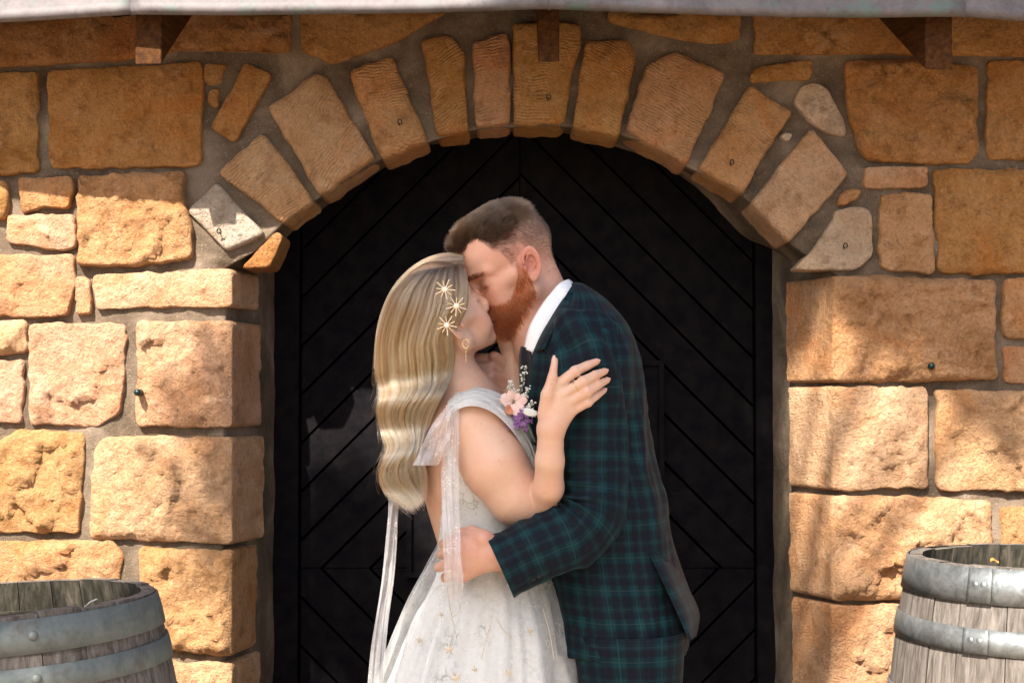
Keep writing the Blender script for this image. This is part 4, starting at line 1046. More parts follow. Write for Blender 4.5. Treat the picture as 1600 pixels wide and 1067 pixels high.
VB2, FB2 = surfnet(bride_low, [-.22, YP - .22, -.01], [.15, YP + .20, 1.10], .012)
VB, FBc = join([(VB1, FB1), (VB2, FB2)])
bb = mesh('body', VB, FBc, M_SKIN_B, bride)
q = FB.loc(VB); earm = np.exp(-((q[:, 0] + .9) / 2.0) ** 2 - ((q[:, 2] - .4) / 3) ** 2) * (np.abs(q[:, 1]) > 6.8) * .6
chk = np.exp(-((q[:, 0] - 5.6) / 2.8) ** 2 - ((q[:, 2] + 2.6) / 2.4) ** 2) * 1.0; hx, hy = to_px(VB)
hand = sum(np.exp(-((VB - t[-1]) ** 2).sum(1) / .010 ** 2) for t in bp_) * .6 + sum(np.exp(-((VB - t[0]) ** 2).sum(1) / .007 ** 2) for t in bp_) * .4
attr(bb, 'blush', np.clip(earm + chk + hand, 0, 1)); attr(bb, 'lip', np.exp(-((q[:, 2] + 5.45) / .8) ** 2) * (q[:, 0] > 7.9) * (np.abs(q[:, 1]) < 2.6) * .9)
# finger nails
for a, t in list(zip(bk, bp_)) + [(None, [Q(863, 590, .248), Q(866, 567, .242), Q(867, 560, .240)])]:
    d = t[-1] - t[-2]; L = np.linalg.norm(d); d /= L; up = np.array([0, -1, 0]) - d * np.dot(d, [0, -1, 0]); up /= np.linalg.norm(up); sd = np.cross(d, up); V = []
    if a is None: up, sd = np.array([-.75, -.66, 0]), np.array([.66, -.75, 0])
    for i in range(7):
        u = i / 6; wd = .0043 * (1 - .75 * max(0, u - .62) ** 1.5 * 3) * (1 if u > .1 else .8)
        for j in range(5):
            v = (j - 2) / 2; V.append(t[-1] + d * (-.006 + .0115 * u) + sd * wd * v + up * (.0058 - .0022 * v * v - .0016 * max(0, u - .3)))
    mesh('fingernail', V, grid_faces(7, 5), M_NAIL, bride)
bhead = lambda p: head_sdf(FB.loc(p), 1) * FB.k
brows(FB, VB1, FB1, bhead, 90000, M_BROW, bride, .008)

# bride's long waved hair
HR = [ # t, left outline x,y, right outline x,y, w left, w right, bulge
 (0.00, 652, 427, 723, 413, .100, .105, .010), (.07, 636, 436, 727, 425, .095, .130, .030), (.14, 615, 457, 731, 446, .085, .150, .045),
 (.23, 598, 492, 729, 480, .075, .160, .058), (.30, 590, 522, 718, 503, .075, .160, .058), (.37, 588, 553, 708, 528, .078, .158, .055), (.45, 590, 585, 711, 560, .085, .150, .050),
 (.53, 596, 612, 704, 592, .09, .150, .045), (.60, 592, 642, 690, 620, .095, .165, .040), (.68, 598, 676, 676, 650, .10, .170, .035),
 (.76, 605, 702, 662, 683, .105, .165, .032), (.84, 594, 735, 658, 712, .105, .155, .032), (.92, 603, 764, 664, 742, .105, .145, .028), (1.0, 640, 790, 657, 772, .11, .13, .015)]
def hair_sheet(s, t, dw, jx, jy):
    r = interp(HR, t); lx, ly, rx, ry, wl, wr, th = [r[..., i] for i in range(7)]
    px = lx + (rx - lx) * s + jx; py = ly + (ry - ly) * s + jy
    w = wl + (wr - wl) * s + th * np.sin(np.clip(s, 0, 1) * math.pi) ** .7
    if EX is not None:
        ti = np.clip(t, 0, 1) * (len(EXT) - 1); si = np.clip(s, 0, 1) * (len(EXS) - 1); t0 = np.minimum(ti.astype(int), len(EXT) - 2); s0 = np.minimum(si.astype(int), len(EXS) - 2); ft, fs = ti - t0, si - s0
        w = w + EX[t0, s0] * (1 - ft) * (1 - fs) + EX[t0 + 1, s0] * ft * (1 - fs) + EX[t0, s0 + 1] * (1 - ft) * fs + EX[t0 + 1, s0 + 1] * ft * fs
    ph = (py - 596 - (px - 640) * -.10) / 94 * 2 * math.pi
    amp = .0165 * sstep(.42, .62, t)
    w = w + amp * np.sin(ph) + dw
    px = px + 6.5 * sstep(.46, .62, t) * np.sin(ph + 1.2) * (1 - np.abs(2 * s - 1) ** 3)
    return px, py, w
def pxw(px, py, w):
    Y = YP - w; b = (533.5 - py) / FPX; dy = _cp - _sp * b; k = (Y - CAM_Y) / dy
    return np.stack([(px - 800) / FPX * k, Y, CAM_Z + (_sp + _cp * b) * k], -1)
EXT, EXS = np.linspace(0, 1, 70), np.linspace(0, 1, 40)
def _excess():
    tt, ss = np.meshgrid(EXT, EXS, indexing='ij'); px, py, w0 = hair_sheet(ss, tt, 0, 0, 0); w = w0.copy()
    for _ in range(14):
        d = bhead_all(pxw(px, py, w).reshape(-1, 3)).reshape(w.shape); w = np.where(d < .008, w + (.008 - d) * .9, w)
    ex = np.clip(w - w0, 0, .06)
    for k in range(1, len(EXT)): ex[k] = np.maximum(ex[k], ex[k - 1] - .0022)
    for _ in range(6):
        e = np.pad(ex, 1, 'edge'); ex = np.maximum(ex * .999, (e[:-2, 1:-1] + e[2:, 1:-1] + e[1:-1, :-2] + e[1:-1, 2:] + 2 * ex) / 6)
    return ex
bhead_all = lambda p: head_sdf(FB.loc(p), 1) * FB.k
EX = None
EX = _excess()
# underlying mass
nt, ns = 60, 40; tt, ss = np.meshgrid(np.linspace(.0, .97, nt), np.linspace(0.03, .97, ns), indexing='ij')
px, py, w = hair_sheet(ss, tt, -.010, 0, 0); near = pxw(px, py, w)
far = pxw(px, py, np.minimum(w - .02, interp(HR, tt)[..., 4] - .12 * np.sin(ss * math.pi) ** .6 * sstep(0, .2, tt) * (1 - .6 * sstep(.5, .8, tt)) + 0 * w)); ring = np.concatenate([near, far[:, ::-1]], 1).reshape(-1, 3)
hm = mesh('hair', ring, np.concatenate([grid_faces(nt, 2 * ns, True)]), M_BLONDBASE, bride)
n = 15000; K = 40; s = RNG.random(n); t = np.linspace(0, 1, K)[None, :] * (1.0 - .20 * RNG.random(n) ** 1.8)[:, None]
cl = np.floor(s * 150) / 150 + RNG.normal(0, .001, n); pull = .55 * sstep(.15, .8, t)
clc = (np.floor(s * 70) + .5) / 70
s2_ = s[:, None] * (1 - pull) + clc[:, None] * pull
sn = s2_ + .018 * fbm(np.stack([s2_ * 9, t * 4, np.full_like(t, .5)], -1), 3, 21) * sstep(.05, .3, t)
dep = RNG.random(n) ** 1.6
dw = -.012 * dep[:, None] + .0050 * fbm(np.stack([s2_ * 17, t * 2.2, np.full_like(t, 4.)], -1), 3, 5) + RNG.normal(0, .0006, (n, 1))
px, py, w = hair_sheet(np.clip(sn, -.01, 1.01), t, dw, RNG.normal(0, .5, (n, 1)) * (1 + 7 * sstep(.82, 1, t)), RNG.normal(0, 1.0, (n, 1)) * (1 + 6 * sstep(.85, 1, t)))
hair('hair_strands', pxw(px, py, w), np.concatenate([np.full(K - 8, .00021), np.linspace(.00021, .00008, 8)]), M_BLOND, hm, tone=np.clip(.34 + .30 * fbm(np.stack([s * 30, s * 0 + 3, s * 0], -1), 2, 79) + .40 * fbm(np.stack([clc * 40, clc * 0, clc * 0], -1), 2, 77) + .35 * fbm(np.stack([s * 90, s * 0, s * 0], -1), 2, 78) + RNG.normal(0, .12, n) + .30 * dep, 0, 1))
# sweep over the far side of the parting and the back outline
n = 2600; K = 26; u = RNG.random(n); tq = np.linspace(0, 1, K)
A = curve_pts([(724, 399), (700, 396), (672, 402), (640, 421), (614, 450), (595, 492), (587, 535), (586, 575)], K)
Bc = curve_pts([(723, 414), (700, 418), (674, 426), (655, 438), (640, 460), (622, 498), (602, 535), (600, 575)], K)
px = A[None, :, 0] * (1 - u[:, None]) + Bc[None, :, 0] * u[:, None] + RNG.normal(0, .7, (n, 1)); py = A[None, :, 1] * (1 - u[:, None]) + Bc[None, :, 1] * u[:, None] + RNG.normal(0, .7, (n, 1))
w = (.062 + .035 * u[:, None] + (.02 * np.sin(tq * math.pi))[None, :] * u[:, None] + .012 * np.sin(u[:, None] * math.pi)) + .003 * fbm(np.stack([u[:, None] * 14 + 0 * tq, tq[None, :] * 3 + 0 * u[:, None], np.zeros((n, K))], -1), 2, 31)
for _ in range(10):
    d_ = bhead_all(pxw(px, py, w).reshape(-1, 3)).reshape(w.shape); w = np.where((d_ < .006), w + np.clip(.006 - d_, 0, .01) * .9, w)
hair('swept_fringe', pxw(px, py, w), np.linspace(.0002, .00014, K), M_BLOND, hm, tone=np.clip(.4 + .6 * fbm(np.stack([u * 25, u * 0, u * 0], -1), 2, 7), 0, 1))
# stray ends
n = 260; K = 14; sx = RNG.random(n); t0 = RNG.uniform(.3, .95, n)[:, None]; t = np.clip(t0 + np.linspace(0, .16, K)[None, :], 0, 1)
px, py, w = hair_sheet(np.where(sx < .65, .0, sx)[:, None] + 0 * t, t, 0, (RNG.normal(-3, 4, (n, 1)) * np.linspace(0, 1, K) ** 1.5 - 2), RNG.normal(0, 3, (n, 1)))
hair('stray_hairs', pxw(px, py, w), np.linspace(.00012, .00006, K), M_BLOND, hm)

# ---------------------------------------------------------------- clothes
def sgp(x, e): return np.sign(x) * np.abs(x) ** e
def loft(rows, ys, n, e=.85, disp=None):
    r = interp(rows, ys); a = np.linspace(0, 2 * math.pi, n, endpoint=False) + math.pi / 2 * 1.0
    V = []
    for y, (l, rr, wc, wd) in zip(ys, r):
        A, B = P(l, y, YP - wc), P(rr, y, YP - wc); c = (A + B) / 2; h = (B.x - A.x) / 2
        ring = np.stack([c.x + h * sgp(np.cos(a), e), c.y + wd * sgp(np.sin(a), e), np.full(n, c.z)], -1); V.append(ring)
    V = np.array(V); arc = np.linalg.norm(np.diff(V[len(V) // 2], axis=0, append=V[len(V) // 2][:1]), axis=1); u = np.concatenate([[0], np.cumsum(arc)[:-1]])
    return V, np.broadcast_to(u, V.shape[:2]), V[..., 2], a
def cloth_mesh(name, V, u, v, mat, parent, closed=True, caps=False, solid=.003):
    nr, n = V.shape[:2]; F = [tuple(f) for f in grid_faces(nr, n, closed)]
    if caps: F += [tuple(range(n))[::-1], tuple((nr - 1) * n + k for k in range(n))]
    o = mesh(name, V.reshape(-1, 3), F if caps else grid_faces(nr, n, closed), mat, parent)
    vattr(o, 'cloth', np.stack([u, v, 0 * v], -1).reshape(-1, 3))
    if solid: m = o.modifiers.new('thickness', 'SOLIDIFY'); m.thickness = solid; m.offset = -1
    return o
JR = [(446, 893, 908, -.02, .04), (458, 888, 926, -.02, .075), (475, 879, 944, -.015, .13), (500, 862, 968, -.01, .168), (535, 842, 991, 0, .185), (590, 828, 1005, 0, .195), (650, 824, 1012, 0, .19),
      (720, 826, 1021, 0, .18), (780, 836, 1036, 0, .17), (850, 845, 1044, 0, .165), (920, 852, 1056, 0, .17), (975, 858, 1066, 0, .175), (1010, 860, 1070, 0, .175)]
ys = np.linspace(446, 1010, 110); V, u, v, a = loft(JR, ys, 120)
dn = fbm(V * [8, 8, 4.5], 3, 12) * .009 + np.abs(fbm(V * [17, 17, 9], 3, 13)) * .006 - .002
cen = V.mean(1, keepdims=True); dirn = V - cen; dirn[..., 2] = 0; dirn /= np.linalg.norm(dirn, axis=-1, keepdims=True) + 1e-9
yy = ys[:, None]; dn = dn + .0055 * np.exp(-((yy - 690) / 110) ** 2) * (1 - 1.6 * np.abs(np.sin(a[None, :] * 7 + yy * .012 + .5 * np.sin(yy * .03)))) * (np.cos(a)[None, :] > .1)
V = V + dirn * dn[..., None]
jk = cloth_mesh('jacket', V, u, v + .05 * np.sin(u * 3), M_PLAID, groom)
def jw(px, py):
    l, r, wc, wd = interp(JR, float(py)); k = (px - (l + r) / 2) / ((r - l) / 2); return wc + wd * max(0., 1 - min(1, abs(k)) ** (2 / .85)) ** (.85 / 2)
def patch(name, pts, mat, parent, off=.004, rings=7, step=.007, solid=.003, wf=None, bulge=0.0):
    """cloth piece lying on another surface: outline in photo pixels with depth"""
    W3 = [Q(p[0], p[1], p[2] if len(p) > 2 else wf(p[0], p[1]) + off) for p in pts]
    R = resample(W3, step); n = len(R); c = R.mean(0); V = [R * (1 - k) + c * k + np.array([0, -bulge * math.sin(k * math.pi / 2), 0]) for k in np.linspace(0, .97, rings)]
    V = np.array(V)
    if wf is not None:
        x, y = to_px(V.reshape(-1, 3)); ww = np.array([wf(a, b) + off for a, b in zip(x, y)]); V = pxw(x, y, ww).reshape(V.shape)
    F = [tuple(f) for f in grid_faces(rings, n, True)] + [tuple((rings - 1) * n + k for k in range(n))]
    o = mesh(name, V.reshape(-1, 3), F, mat, parent); vv = V.reshape(-1, 3); vattr(o, 'cloth', np.stack([vv[:, 0] * .8 + vv[:, 2] * .6, vv[:, 2] * .8 - vv[:, 0] * .6, 0 * vv[:, 0]], -1))
    if solid: m = o.modifiers.new('thickness', 'SOLIDIFY'); m.thickness = solid; m.offset = 0
    return o
# sleeve
SL = [(893, 498, .05, 26), (903, 524, .108, 48), (917, 562, .142, 59), (925, 605, .152, 57), (927, 660, .153, 53), (926, 715, .155, 51.5), (926, 765, .160, 51), (919, 806, .168, 54), (896, 831, .178, 54), (862, 846, .190, 50), (824, 863, .198, 48), (796, 877, .202, 49), (781, 884, .203, 50)]
def sleeve(rows, n, m, seed):
    r = np.array(rows, float); tt = np.concatenate([[0], np.cumsum(np.hypot(np.diff(r[:, 0]), np.diff(r[:, 1])))]); C = interp(np.column_stack([tt, r]), np.linspace(0, tt[-1], n))
    c = np.array([Q(x, y, w) for x, y, w, _ in C]); rad = C[:, 3] * M2(YP - .16); T = np.gradient(c, axis=0); T /= np.linalg.norm(T, axis=1)[:, None]
    s = np.concatenate([[0], np.cumsum(np.linalg.norm(np.diff(c, axis=0), axis=1))]); ang = np.linspace(0, 2 * math.pi, m, endpoint=False); V = []
    up = np.array([0, 1., 0]); sd0 = np.cross(T[0], up)
    for k in range(n):
        y = up - T[k] * np.dot(T[k], up); y /= np.linalg.norm(y); x = np.cross(T[k], y); V.append((y, x))
    G = np.array([[c[k] + 0 * V[k][0] for _ in ang] for k in range(n)]); D = np.array([np.cos(ang)[:, None] * V[k][0] + np.sin(ang)[:, None] * V[k][1] for k in range(n)])
    base = c[:, None] + D * rad[:, None, None]
    return base, D, s, ang, rad, c, T
Vs, D, s_, ang, rad, cS, TS = sleeve(SL, 120, 64, 3)
sa = s_[:, None] / s_[-1]
el = np.exp(-((sa - .66) / .13) ** 2); inner = (.5 - .5 * np.cos(ang[None, :] - 2.2))
wr = el * .0150 * (lambda z: 1 - 1.7 * np.abs(z))(np.sin(sa * 62 + 2.6 * np.sin(ang[None, :] + .6) + 1.2 * fbm(Vs * 8, 2, 3)) ) * (.06 + .94 * inner)
wr = wr + (.004 + .003 * np.exp(-((sa - .15) / .12) ** 2)) * fbm(Vs * [16, 16, 7], 3, 44) + .006 * np.abs(fbm(Vs * [13, 13, 8], 3, 45)) + .0060 * np.exp(-((sa - .22) / .2) ** 2) * np.sin(ang[None, :] * 5 + sa * 26)
Vs = Vs + D * wr[..., None]
slv = cloth_mesh('sleeve', Vs, np.broadcast_to(ang * .055, Vs.shape[:2]), np.broadcast_to(s_[:, None], Vs.shape[:2]), M_PLAID, jk)
for k, (bx, by) in enumerate(((823, 906), (832, 901.5), (841, 897), (849, 893))):
    c = Q(bx, by, .236); vv, ff = tube([c + np.array([0, .004, 0]), c, c + np.array([0, -.0035, 0]), c + np.array([0, -.004, 0])], [.0062, .0066, .0058, .003], 14); mesh('cuff_button', vv, ff, M_TIE, slv)
SR = [(892, 520, -.10, 40), (878, 570, -.15, 52), (862, 640, -.17, 50), (850, 700, -.17, 48), (838, 690, -.13, 44), (828, 650, -.09, 38), (818, 632, -.075, 34)]
V5, D5, s5, a5, *_ = sleeve(SR, 50, 40, 5); cloth_mesh('sleeve', V5, np.broadcast_to(a5 * .05, V5.shape[:2]), np.broadcast_to(s5[:, None], V5.shape[:2]), M_PLAID, jk)
# vent flap at the back of the jacket
fl = curve_pts([(996, 790), (1002, 840), (1026, 890), (1052, 945), (1077, 1001)], 40); fr_ = curve_pts([(1034, 770), (1048, 840), (1074, 918), (1091, 962), (1086, 992)], 40)
uu = np.linspace(0, 1, 14); V = np.zeros((40, 14, 3))
for i in range(40):
    for j in range(14):
        k = uu[j]; x = fl[i, 0] * (1 - k) + fr_[i, 0] * k; y = fl[i, 1] * (1 - k) + fr_[i, 1] * k; V[i, j] = Q(x, y, (.150 + .012 * (i / 39)) - .16 * k ** 1.6 + .010 * math.sin(k * math.pi) - .01 * (1 - i / 39))
Zf = V[..., 2]; cloth_mesh('vent_flap', V, np.broadcast_to(uu * .085 + .02, (40, 14)), Zf, M_PLAID, jk, closed=False)
def strip(name, A, B, mat, parent, n=34, m=7, bulge=.004, solid=.0028, us=1.0, ruck=0.0):
    """band of cloth between two edges given as (px, py, depth)"""
    a = curve_pts(A, n); c = curve_pts(B, n); k = np.linspace(0, 1, m); V = np.zeros((n, m, 3))
    for i in range(n):
        for j in range(m):
            p = a[i] * (1 - k[j]) + c[i] * k[j]; V[i, j] = Q(p[0], p[1], p[2] + bulge * math.sin(k[j] * math.pi) + ruck * (math.sin(k[j] * 17 + 3 * math.sin(i * .11)) + .6 * math.sin(k[j] * 29 + i * .23)) * math.sin(k[j] * math.pi))
    s = np.concatenate([[0], np.cumsum(np.linalg.norm(np.diff(V[:, m // 2], axis=0), axis=1))])
    return cloth_mesh(name, V, np.broadcast_to(np.linalg.norm(V[n // 2, -1] - V[n // 2, 0]) * k * us, (n, m)), np.broadcast_to(s[:, None], (n, m)), mat, parent, closed=False, solid=solid)
strip('shirt_collar', [(888, 438, -.01), (879, 441, .035), (862, 458, .072), (843, 484, .088), (828, 512, .094), (820, 545, .092)], [(897, 446, -.01), (892, 453, .045), (879, 474, .082), (862, 502, .10), (845, 530, .108), (833, 551, .108)], M_SHIRT, groom)
strip('jacket_collar', [(896, 445, -.02), (891, 451, .045), (878, 472, .084), (861, 500, .105), (845, 528, .115), (836, 549, .118)], [(912, 450, -.02), (923, 464, .03), (908, 476, .10), (888, 489, .132), (868, 514, .153), (853, 545, .160)], M_PLAID, jk, bulge=.006)
strip('lapel', [(836, 549, .118), (830, 575, .118), (826, 610, .118), (828, 650, .12), (836, 695, .13)], [(866, 552, .170), (869, 575, .176), (866, 610, .175), (857, 650, .168), (842, 697, .150)], M_PLAID, jk, bulge=.004)
strip('tie', [(816, 541, .085), (813, 552, .085), (813, 580, .085), (815, 640, .085)], [(826, 544, .10), (832, 555, .105), (832, 580, .105), (830, 640, .105)], M_TIE, groom, n=16, m=5)
# trousers and shoes
for w, x0, xf in ((.085, 8, .19), (-.085, -6, .16)):
    TR = [(985, 880 + x0, 1060 + x0, w, .095), (1067, 895 + x0, 1055 + x0, w, .09), (1200, 905 + x0, 1040 + x0, w, .085), (1400, 915 + x0, 1025 + x0, w, .075), (1690, 920 + x0, 1020 + x0, w, .07)]
    V, u, v, a = loft(TR, np.linspace(985, 1690, 40), 40, .95); cloth_mesh('trouser_leg', V, u, v, M_PLAID, groom)
    vv, ff = tube([(P(985 + x0, 1700, YP - w).x + .09, YP - w, .045), (P(985 + x0, 1700, YP - w).x + .05, YP - w, .05), (P(985 + x0, 1700, YP - w).x - .06, YP - w, .042), (P(985 + x0, 1700, YP - w).x - .15, YP - w, .03), (P(985 + x0, 1700, YP - w).x - .17, YP - w, .022)], [.03, .042, .042, .03, .012], 14)
    vv[:, 2] = np.maximum(vv[:, 2], 0); mesh('shoe', vv, ff, M_TIE, groom)

# dress: bodice from the body surface, satin underskirt, embroidered tulle
off = lambda p: bride_torso(p) - .0045
Vd, Fd = surfnet(off, lo, hi, .005); Vd = relax(Vd, Fd, 3)
x, y = to_px(Vd[Fd].mean(1)); cY = YP - Vd[Fd].mean(1)[:, 1]
edge = np.interp(y, [600, 640, 700, 780, 830, 870], [716, 706, 700, 692, 686, 682]); topl = np.interp(x, [690, 715, 740, 765, 800, 840], [628, 616, 608, 611, 630, 668])
ok = (y > topl) & (((x > edge) & (cY > .0)) | ((cY <= .0) & (x > edge + 10))) & (y < 862)
Fd = Fd[ok]; used = np.unique(Fd); mp = -np.ones(len(Vd), int); mp[used] = np.arange(len(used))
dress = mesh('dress', Vd[used], mp[Fd], M_BODICE, bride); m = dress.modifiers.new('thickness', 'SOLIDIFY'); m.thickness = .002
DR = [(838, 690, 838, .015, .118), (856, 684, 842, .015, .120), (880, 672, 852, .015, .130), (915, 655, 872, .015, .15), (960, 633, 886, .015, .175), (1010, 612, 896, .01, .20), (1067, 592, 905, .01, .22), (1250, 540, 925, .01, .28), (1500, 480, 950, 0, .35), (1735, 440, 965, 0, .40)]
def skirt(grow, amp, ph, y1, ny, n, mat, name, par, solid):
    ys = np.concatenate([np.linspace(838, 1080, 80), np.linspace(1090, y1, ny)]); V, u, v, a = loft(DR, ys, n, .98)
    dv = sstep(845, 1060, ys)[:, None]; an = a[None, :]
    f = np.sin(an * 13 + ph + .8 * np.sin(an * 3) + .5 * np.sin(ys[:, None] * .012)) * .6 + np.sin(an * 29 + ph * 2 + 1.3 * np.sin(an * 5)) * .3
    dd = f * amp * (.15 + dv) + fbm(np.stack([np.cos(an) * 2.2 + 0 * dv, np.sin(an) * 2.2 + 0 * dv, ys[:, None] * .006 + 0 * an], -1), 3, int(ph * 7)) * amp * .8 + grow
    c = V.mean(1, keepdims=True); d = V - c; d[..., 2] = 0; d /= np.linalg.norm(d, axis=-1, keepdims=True); V = V + d * dd[..., None]
    V[..., 2] = np.maximum(V[..., 2], .004)
    return cloth_mesh(name, V, u, v, mat, par, solid=solid)
skirt(-.026, .016, .4, 1735, 30, 220, M_SATIN, 'underskirt', dress, 0)
skirt(.004, .011, 2.1, 1730, 30, 220, M_TULLE, 'tulle_overskirt', dress, 0)
def ribbon(pts, name, mat, wave=.004, n=60, m=22, seed=0):
    """pts: left x, right x, y, w along the ribbon"""
    r = np.array(pts, float); C = interp(np.column_stack([r[:, 2], r]), np.linspace(r[0, 2], r[-1, 2], n)); V = np.zeros((n, m, 3))
    for i in range(n):
        for j in range(m):
            k = j / (m - 1); V[i, j] = Q(C[i, 0] * (1 - k) + C[i, 1] * k, C[i, 2] + C[i, 4] * k if C.shape[1] > 4 else C[i, 2], C[i, 3] + wave * math.sin(k * 6 + i * 9 / n + seed) + wave * .7 * math.sin(k * 14 + seed * 2 + 2.2 * math.sin(i * 7 / n + seed)) + wave * .35 * math.sin(k * 31 - i * 11 / n))
    return cloth_mesh(name, V, V[..., 0], V[..., 2], mat, dress, closed=False, solid=0)
ribbon([(697, 716, 632, .190), (696, 718, 680, .196), (690, 717, 730, .200), (690, 717, 780, .205), (691, 719, 830, .235), (693, 721, 870, .245), (694, 724, 905, .24), (698, 722, 935, .215)], 'shoulder_ribbon', M_RIBBON, seed=1)
ribbon([(697, 716, 636, .192), (676, 708, 662, .198), (660, 700, 695, .203), (645, 684, 727, .205)], 'bow_end', M_RIBBON, .007, 60, 26, 3)
ribbon([(605, 628, 740, .07), (607, 623, 790, .07), (602, 620, 850, .075), (596, 615, 910, .08), (588, 608, 960, .085), (580, 603, 1010, .09), (574, 599, 1070, .095), (560, 590, 1300, .10)], 'long_ribbon', M_RIBBON, .006, 120, 18, 5)
patch('ribbon_loop', [(592, 600, .05), (604, 592, .06), (606, 618, .07), (600, 640, .07), (591, 622, .055)], M_RIBBON, dress, solid=0, bulge=.012)
strip('strap', [(698, 628, .165), (716, 612, .14), (742, 605, .125), (768, 609, .115), (795, 624, .115), (818, 650, .12), (838, 700, .12)], [(707, 646, .188), (720, 637, .194), (744, 634, .198), (772, 645, .192), (797, 668, .182), (818, 700, .16), (836, 738, .135)], M_BODICE, dress, n=80, m=30, bulge=.008, solid=.001, ruck=.0016)
def skirt_w(x, y): l, r, wc, wd = interp(DR, float(y)); k = (x - (l + r) / 2) / ((r - l) / 2); return wc + wd * math.sqrt(max(0, 1 - min(1, abs(k)) ** 2)) + .016
M_BEAD = mat_plain('antique_gold_bead', (.60, .52, .40), .5, .3)
for x, y, r_, ro in ((702, 1014, .0105, .3), (713, 1058, .011, .8), (655, 1000, .007, .1), (742, 1045, .007, .5), (828, 985, .007, .2), (690, 960, .006, .9), (795, 1050, .009, 0)):
    c = Q(x, y, skirt_w(x, y)); V = [c + np.array([0, -.002, 0])]
    for k in range(10): a_2 = ro + k * math.pi / 5; V.append(c + np.array([math.cos(a_2), 0, math.sin(a_2)]) * r_ * (1 if k % 2 == 0 else .38))
    o = mesh('star_applique', V, [(0, 1 + k, 1 + (k + 1) % 10) for k in range(10)], M_BEAD, dress, smooth=False); m = o.modifiers.new('t', 'SOLIDIFY'); m.thickness = .0012
for pts in ([(699, 925), (703, 950), (708, 975), (713, 997)], [(768, 962), (764, 985), (757, 1008), (752, 1028)], [(776, 966), (784, 980), (799, 998)], [(716, 940), (719, 950), (712, 960), (705, 964)], [(848, 950), (858, 985), (866, 1030)]):
    C2 = curve_pts([(x, y, 0) for x, y in pts], 40); v, f = tube([Q(x, y, skirt_w(x, y)) for x, y, _ in C2], [.0006 + .0007 * (k % 2) for k in range(40)], 5); mesh('beaded_line', v, f, M_BEAD, dress)

# ---------------------------------------------------------------- jewellery and flowers
def star(c, rad, rot, label):
    """starburst hair clip with pearl centre and beaded rays"""
    o = thing('hair_clip', label, 'hair clip', tuple(c), 'starburst clips in the bride\'s hair')
    n = np.array([-.05, -1, .15]); n /= np.linalg.norm(n); ux = np.cross(n, [0, 0, 1]); ux /= np.linalg.norm(ux); uz = np.cross(ux, n)
    for k in range(10):
        a = rot + k * 2 * math.pi / 10; d = math.cos(a) * ux + math.sin(a) * uz; L = rad * (1.0 if k % 2 else .82); pts, rr = [], []
        for i in range(13):
            t = i / 12; pts.append(c + d * L * (.12 + .88 * t)); rr.append(.0007 + .00045 * abs(math.sin(t * 9.4)) * (1 if k % 2 else .4))
        v, f = tube(pts, rr, 6); mesh('ray', v, f, M_CHAMP if k % 2 else M_GOLD, o)
    v, f = tube([c + n * x_ for x_ in (-.002, .0005, .002, .0032)], [.0044, .0048, .0036, .001], 10); mesh('pearl_centre', v, f, M_PEARL, o)
for (x, y, r, ro), lab in zip(((695, 452, .0185, .1), (713, 478, .0185, .35), (698, 508, .0185, .2)),
                             ('gold starburst hair clip nearest the bride\'s parting', 'pearl starburst hair clip between two others beside the bride\'s cheek', 'gold starburst hair clip lowest, just above the bride\'s ear')):
    star(Q(x, y, .222 if y < 460 else .215), r, ro, lab)
er = thing('earring', 'gold hoop earring with a fine drop chain hanging from bride\'s ear', 'earring', tuple(Q(727, 536, .165)))
c = Q(728, 537, .165); v, f = tube([c + np.array([math.cos(a) * .0055, math.sin(a) * .003, math.sin(a) * .0075]) for a in np.linspace(0, 6.2, 22)], .0008, 6); mesh('hoop_ring', v, f, M_GOLD, er)
v, f = tube([c + np.array([.0005 * math.sin(i), 0, -.008 - .0022 * i]) for i in range(13)], [.0004 + .0006 * (i % 3 == 0) for i in range(13)], 6); mesh('drop_chain', v, f, M_GOLD, er)
c = (Q(900, 603, .245)); d = bp_[1][0] - bk[1]; d /= np.linalg.norm(d); e1 = np.cross(d, [0, 1, 0]); e1 /= np.linalg.norm(e1); e2 = np.cross(d, e1); cc = bk[1] * .38 + bp_[1][0] * .62
v, f = tube([cc + (e1 * math.cos(a) + e2 * math.sin(a)) * .0092 for a in np.linspace(0, 2 * math.pi, 30)], .0011, 6)
rg = mesh('ring', v, f, M_GOLD); tag(rg, 'thin gold wedding ring on the bride\'s finger', 'ring')

bt = thing('boutonniere', 'buttonhole of pale rose, purple statice and white heather on the groom\'s lapel', 'flower', tuple(Q(808, 630, .16)))
M_ROSE = mat_cloth('rose_petal', (.72, .52, .47), .6, .3); M_PURP = mat_cloth('purple_statice', (.30, .13, .38), .6, .3, 200, .4)
M_WHTF = mat_cloth('white_heather', (.66, .66, .60), .7, .2); M_LEAFG = mat_cloth('grey_green_stem', (.14, .18, .12), .7, .1); M_PEACH = mat_cloth('peach_petal', (.66, .26, .15), .6, .2)
def petal(c, d, up, L, Wd, curl, mat, name='petal'):
    d = d / np.linalg.norm(d); sd = np.cross(d, up); sd /= np.linalg.norm(sd); nrm = np.cross(sd, d); V = []
    for i in range(6):
        t = i / 5; wd = Wd * math.sin(math.pi * min(1, .12 + .8 * t)) ** .7
        for j in range(5):
            s = (j - 2) / 2; V.append(c + d * L * t + sd * wd * s + nrm * (curl * t * t - .3 * Wd * s * s))
    return mesh(name, V, grid_faces(6, 5), mat, bt)
c0 = Q(803, 628, .165)
for k in range(11):
    a = k * 2.4; r_ = .003 + .0011 * k; petal(c0 + np.array([math.cos(a) * r_ * .5, .004 - .0004 * k, math.sin(a) * r_ * .5]), np.array([math.cos(a), -.9 + .05 * k, math.sin(a)]), np.array([0, -1., .2]), .012 + .0006 * k, .006 + .0005 * k, -.003, M_ROSE)
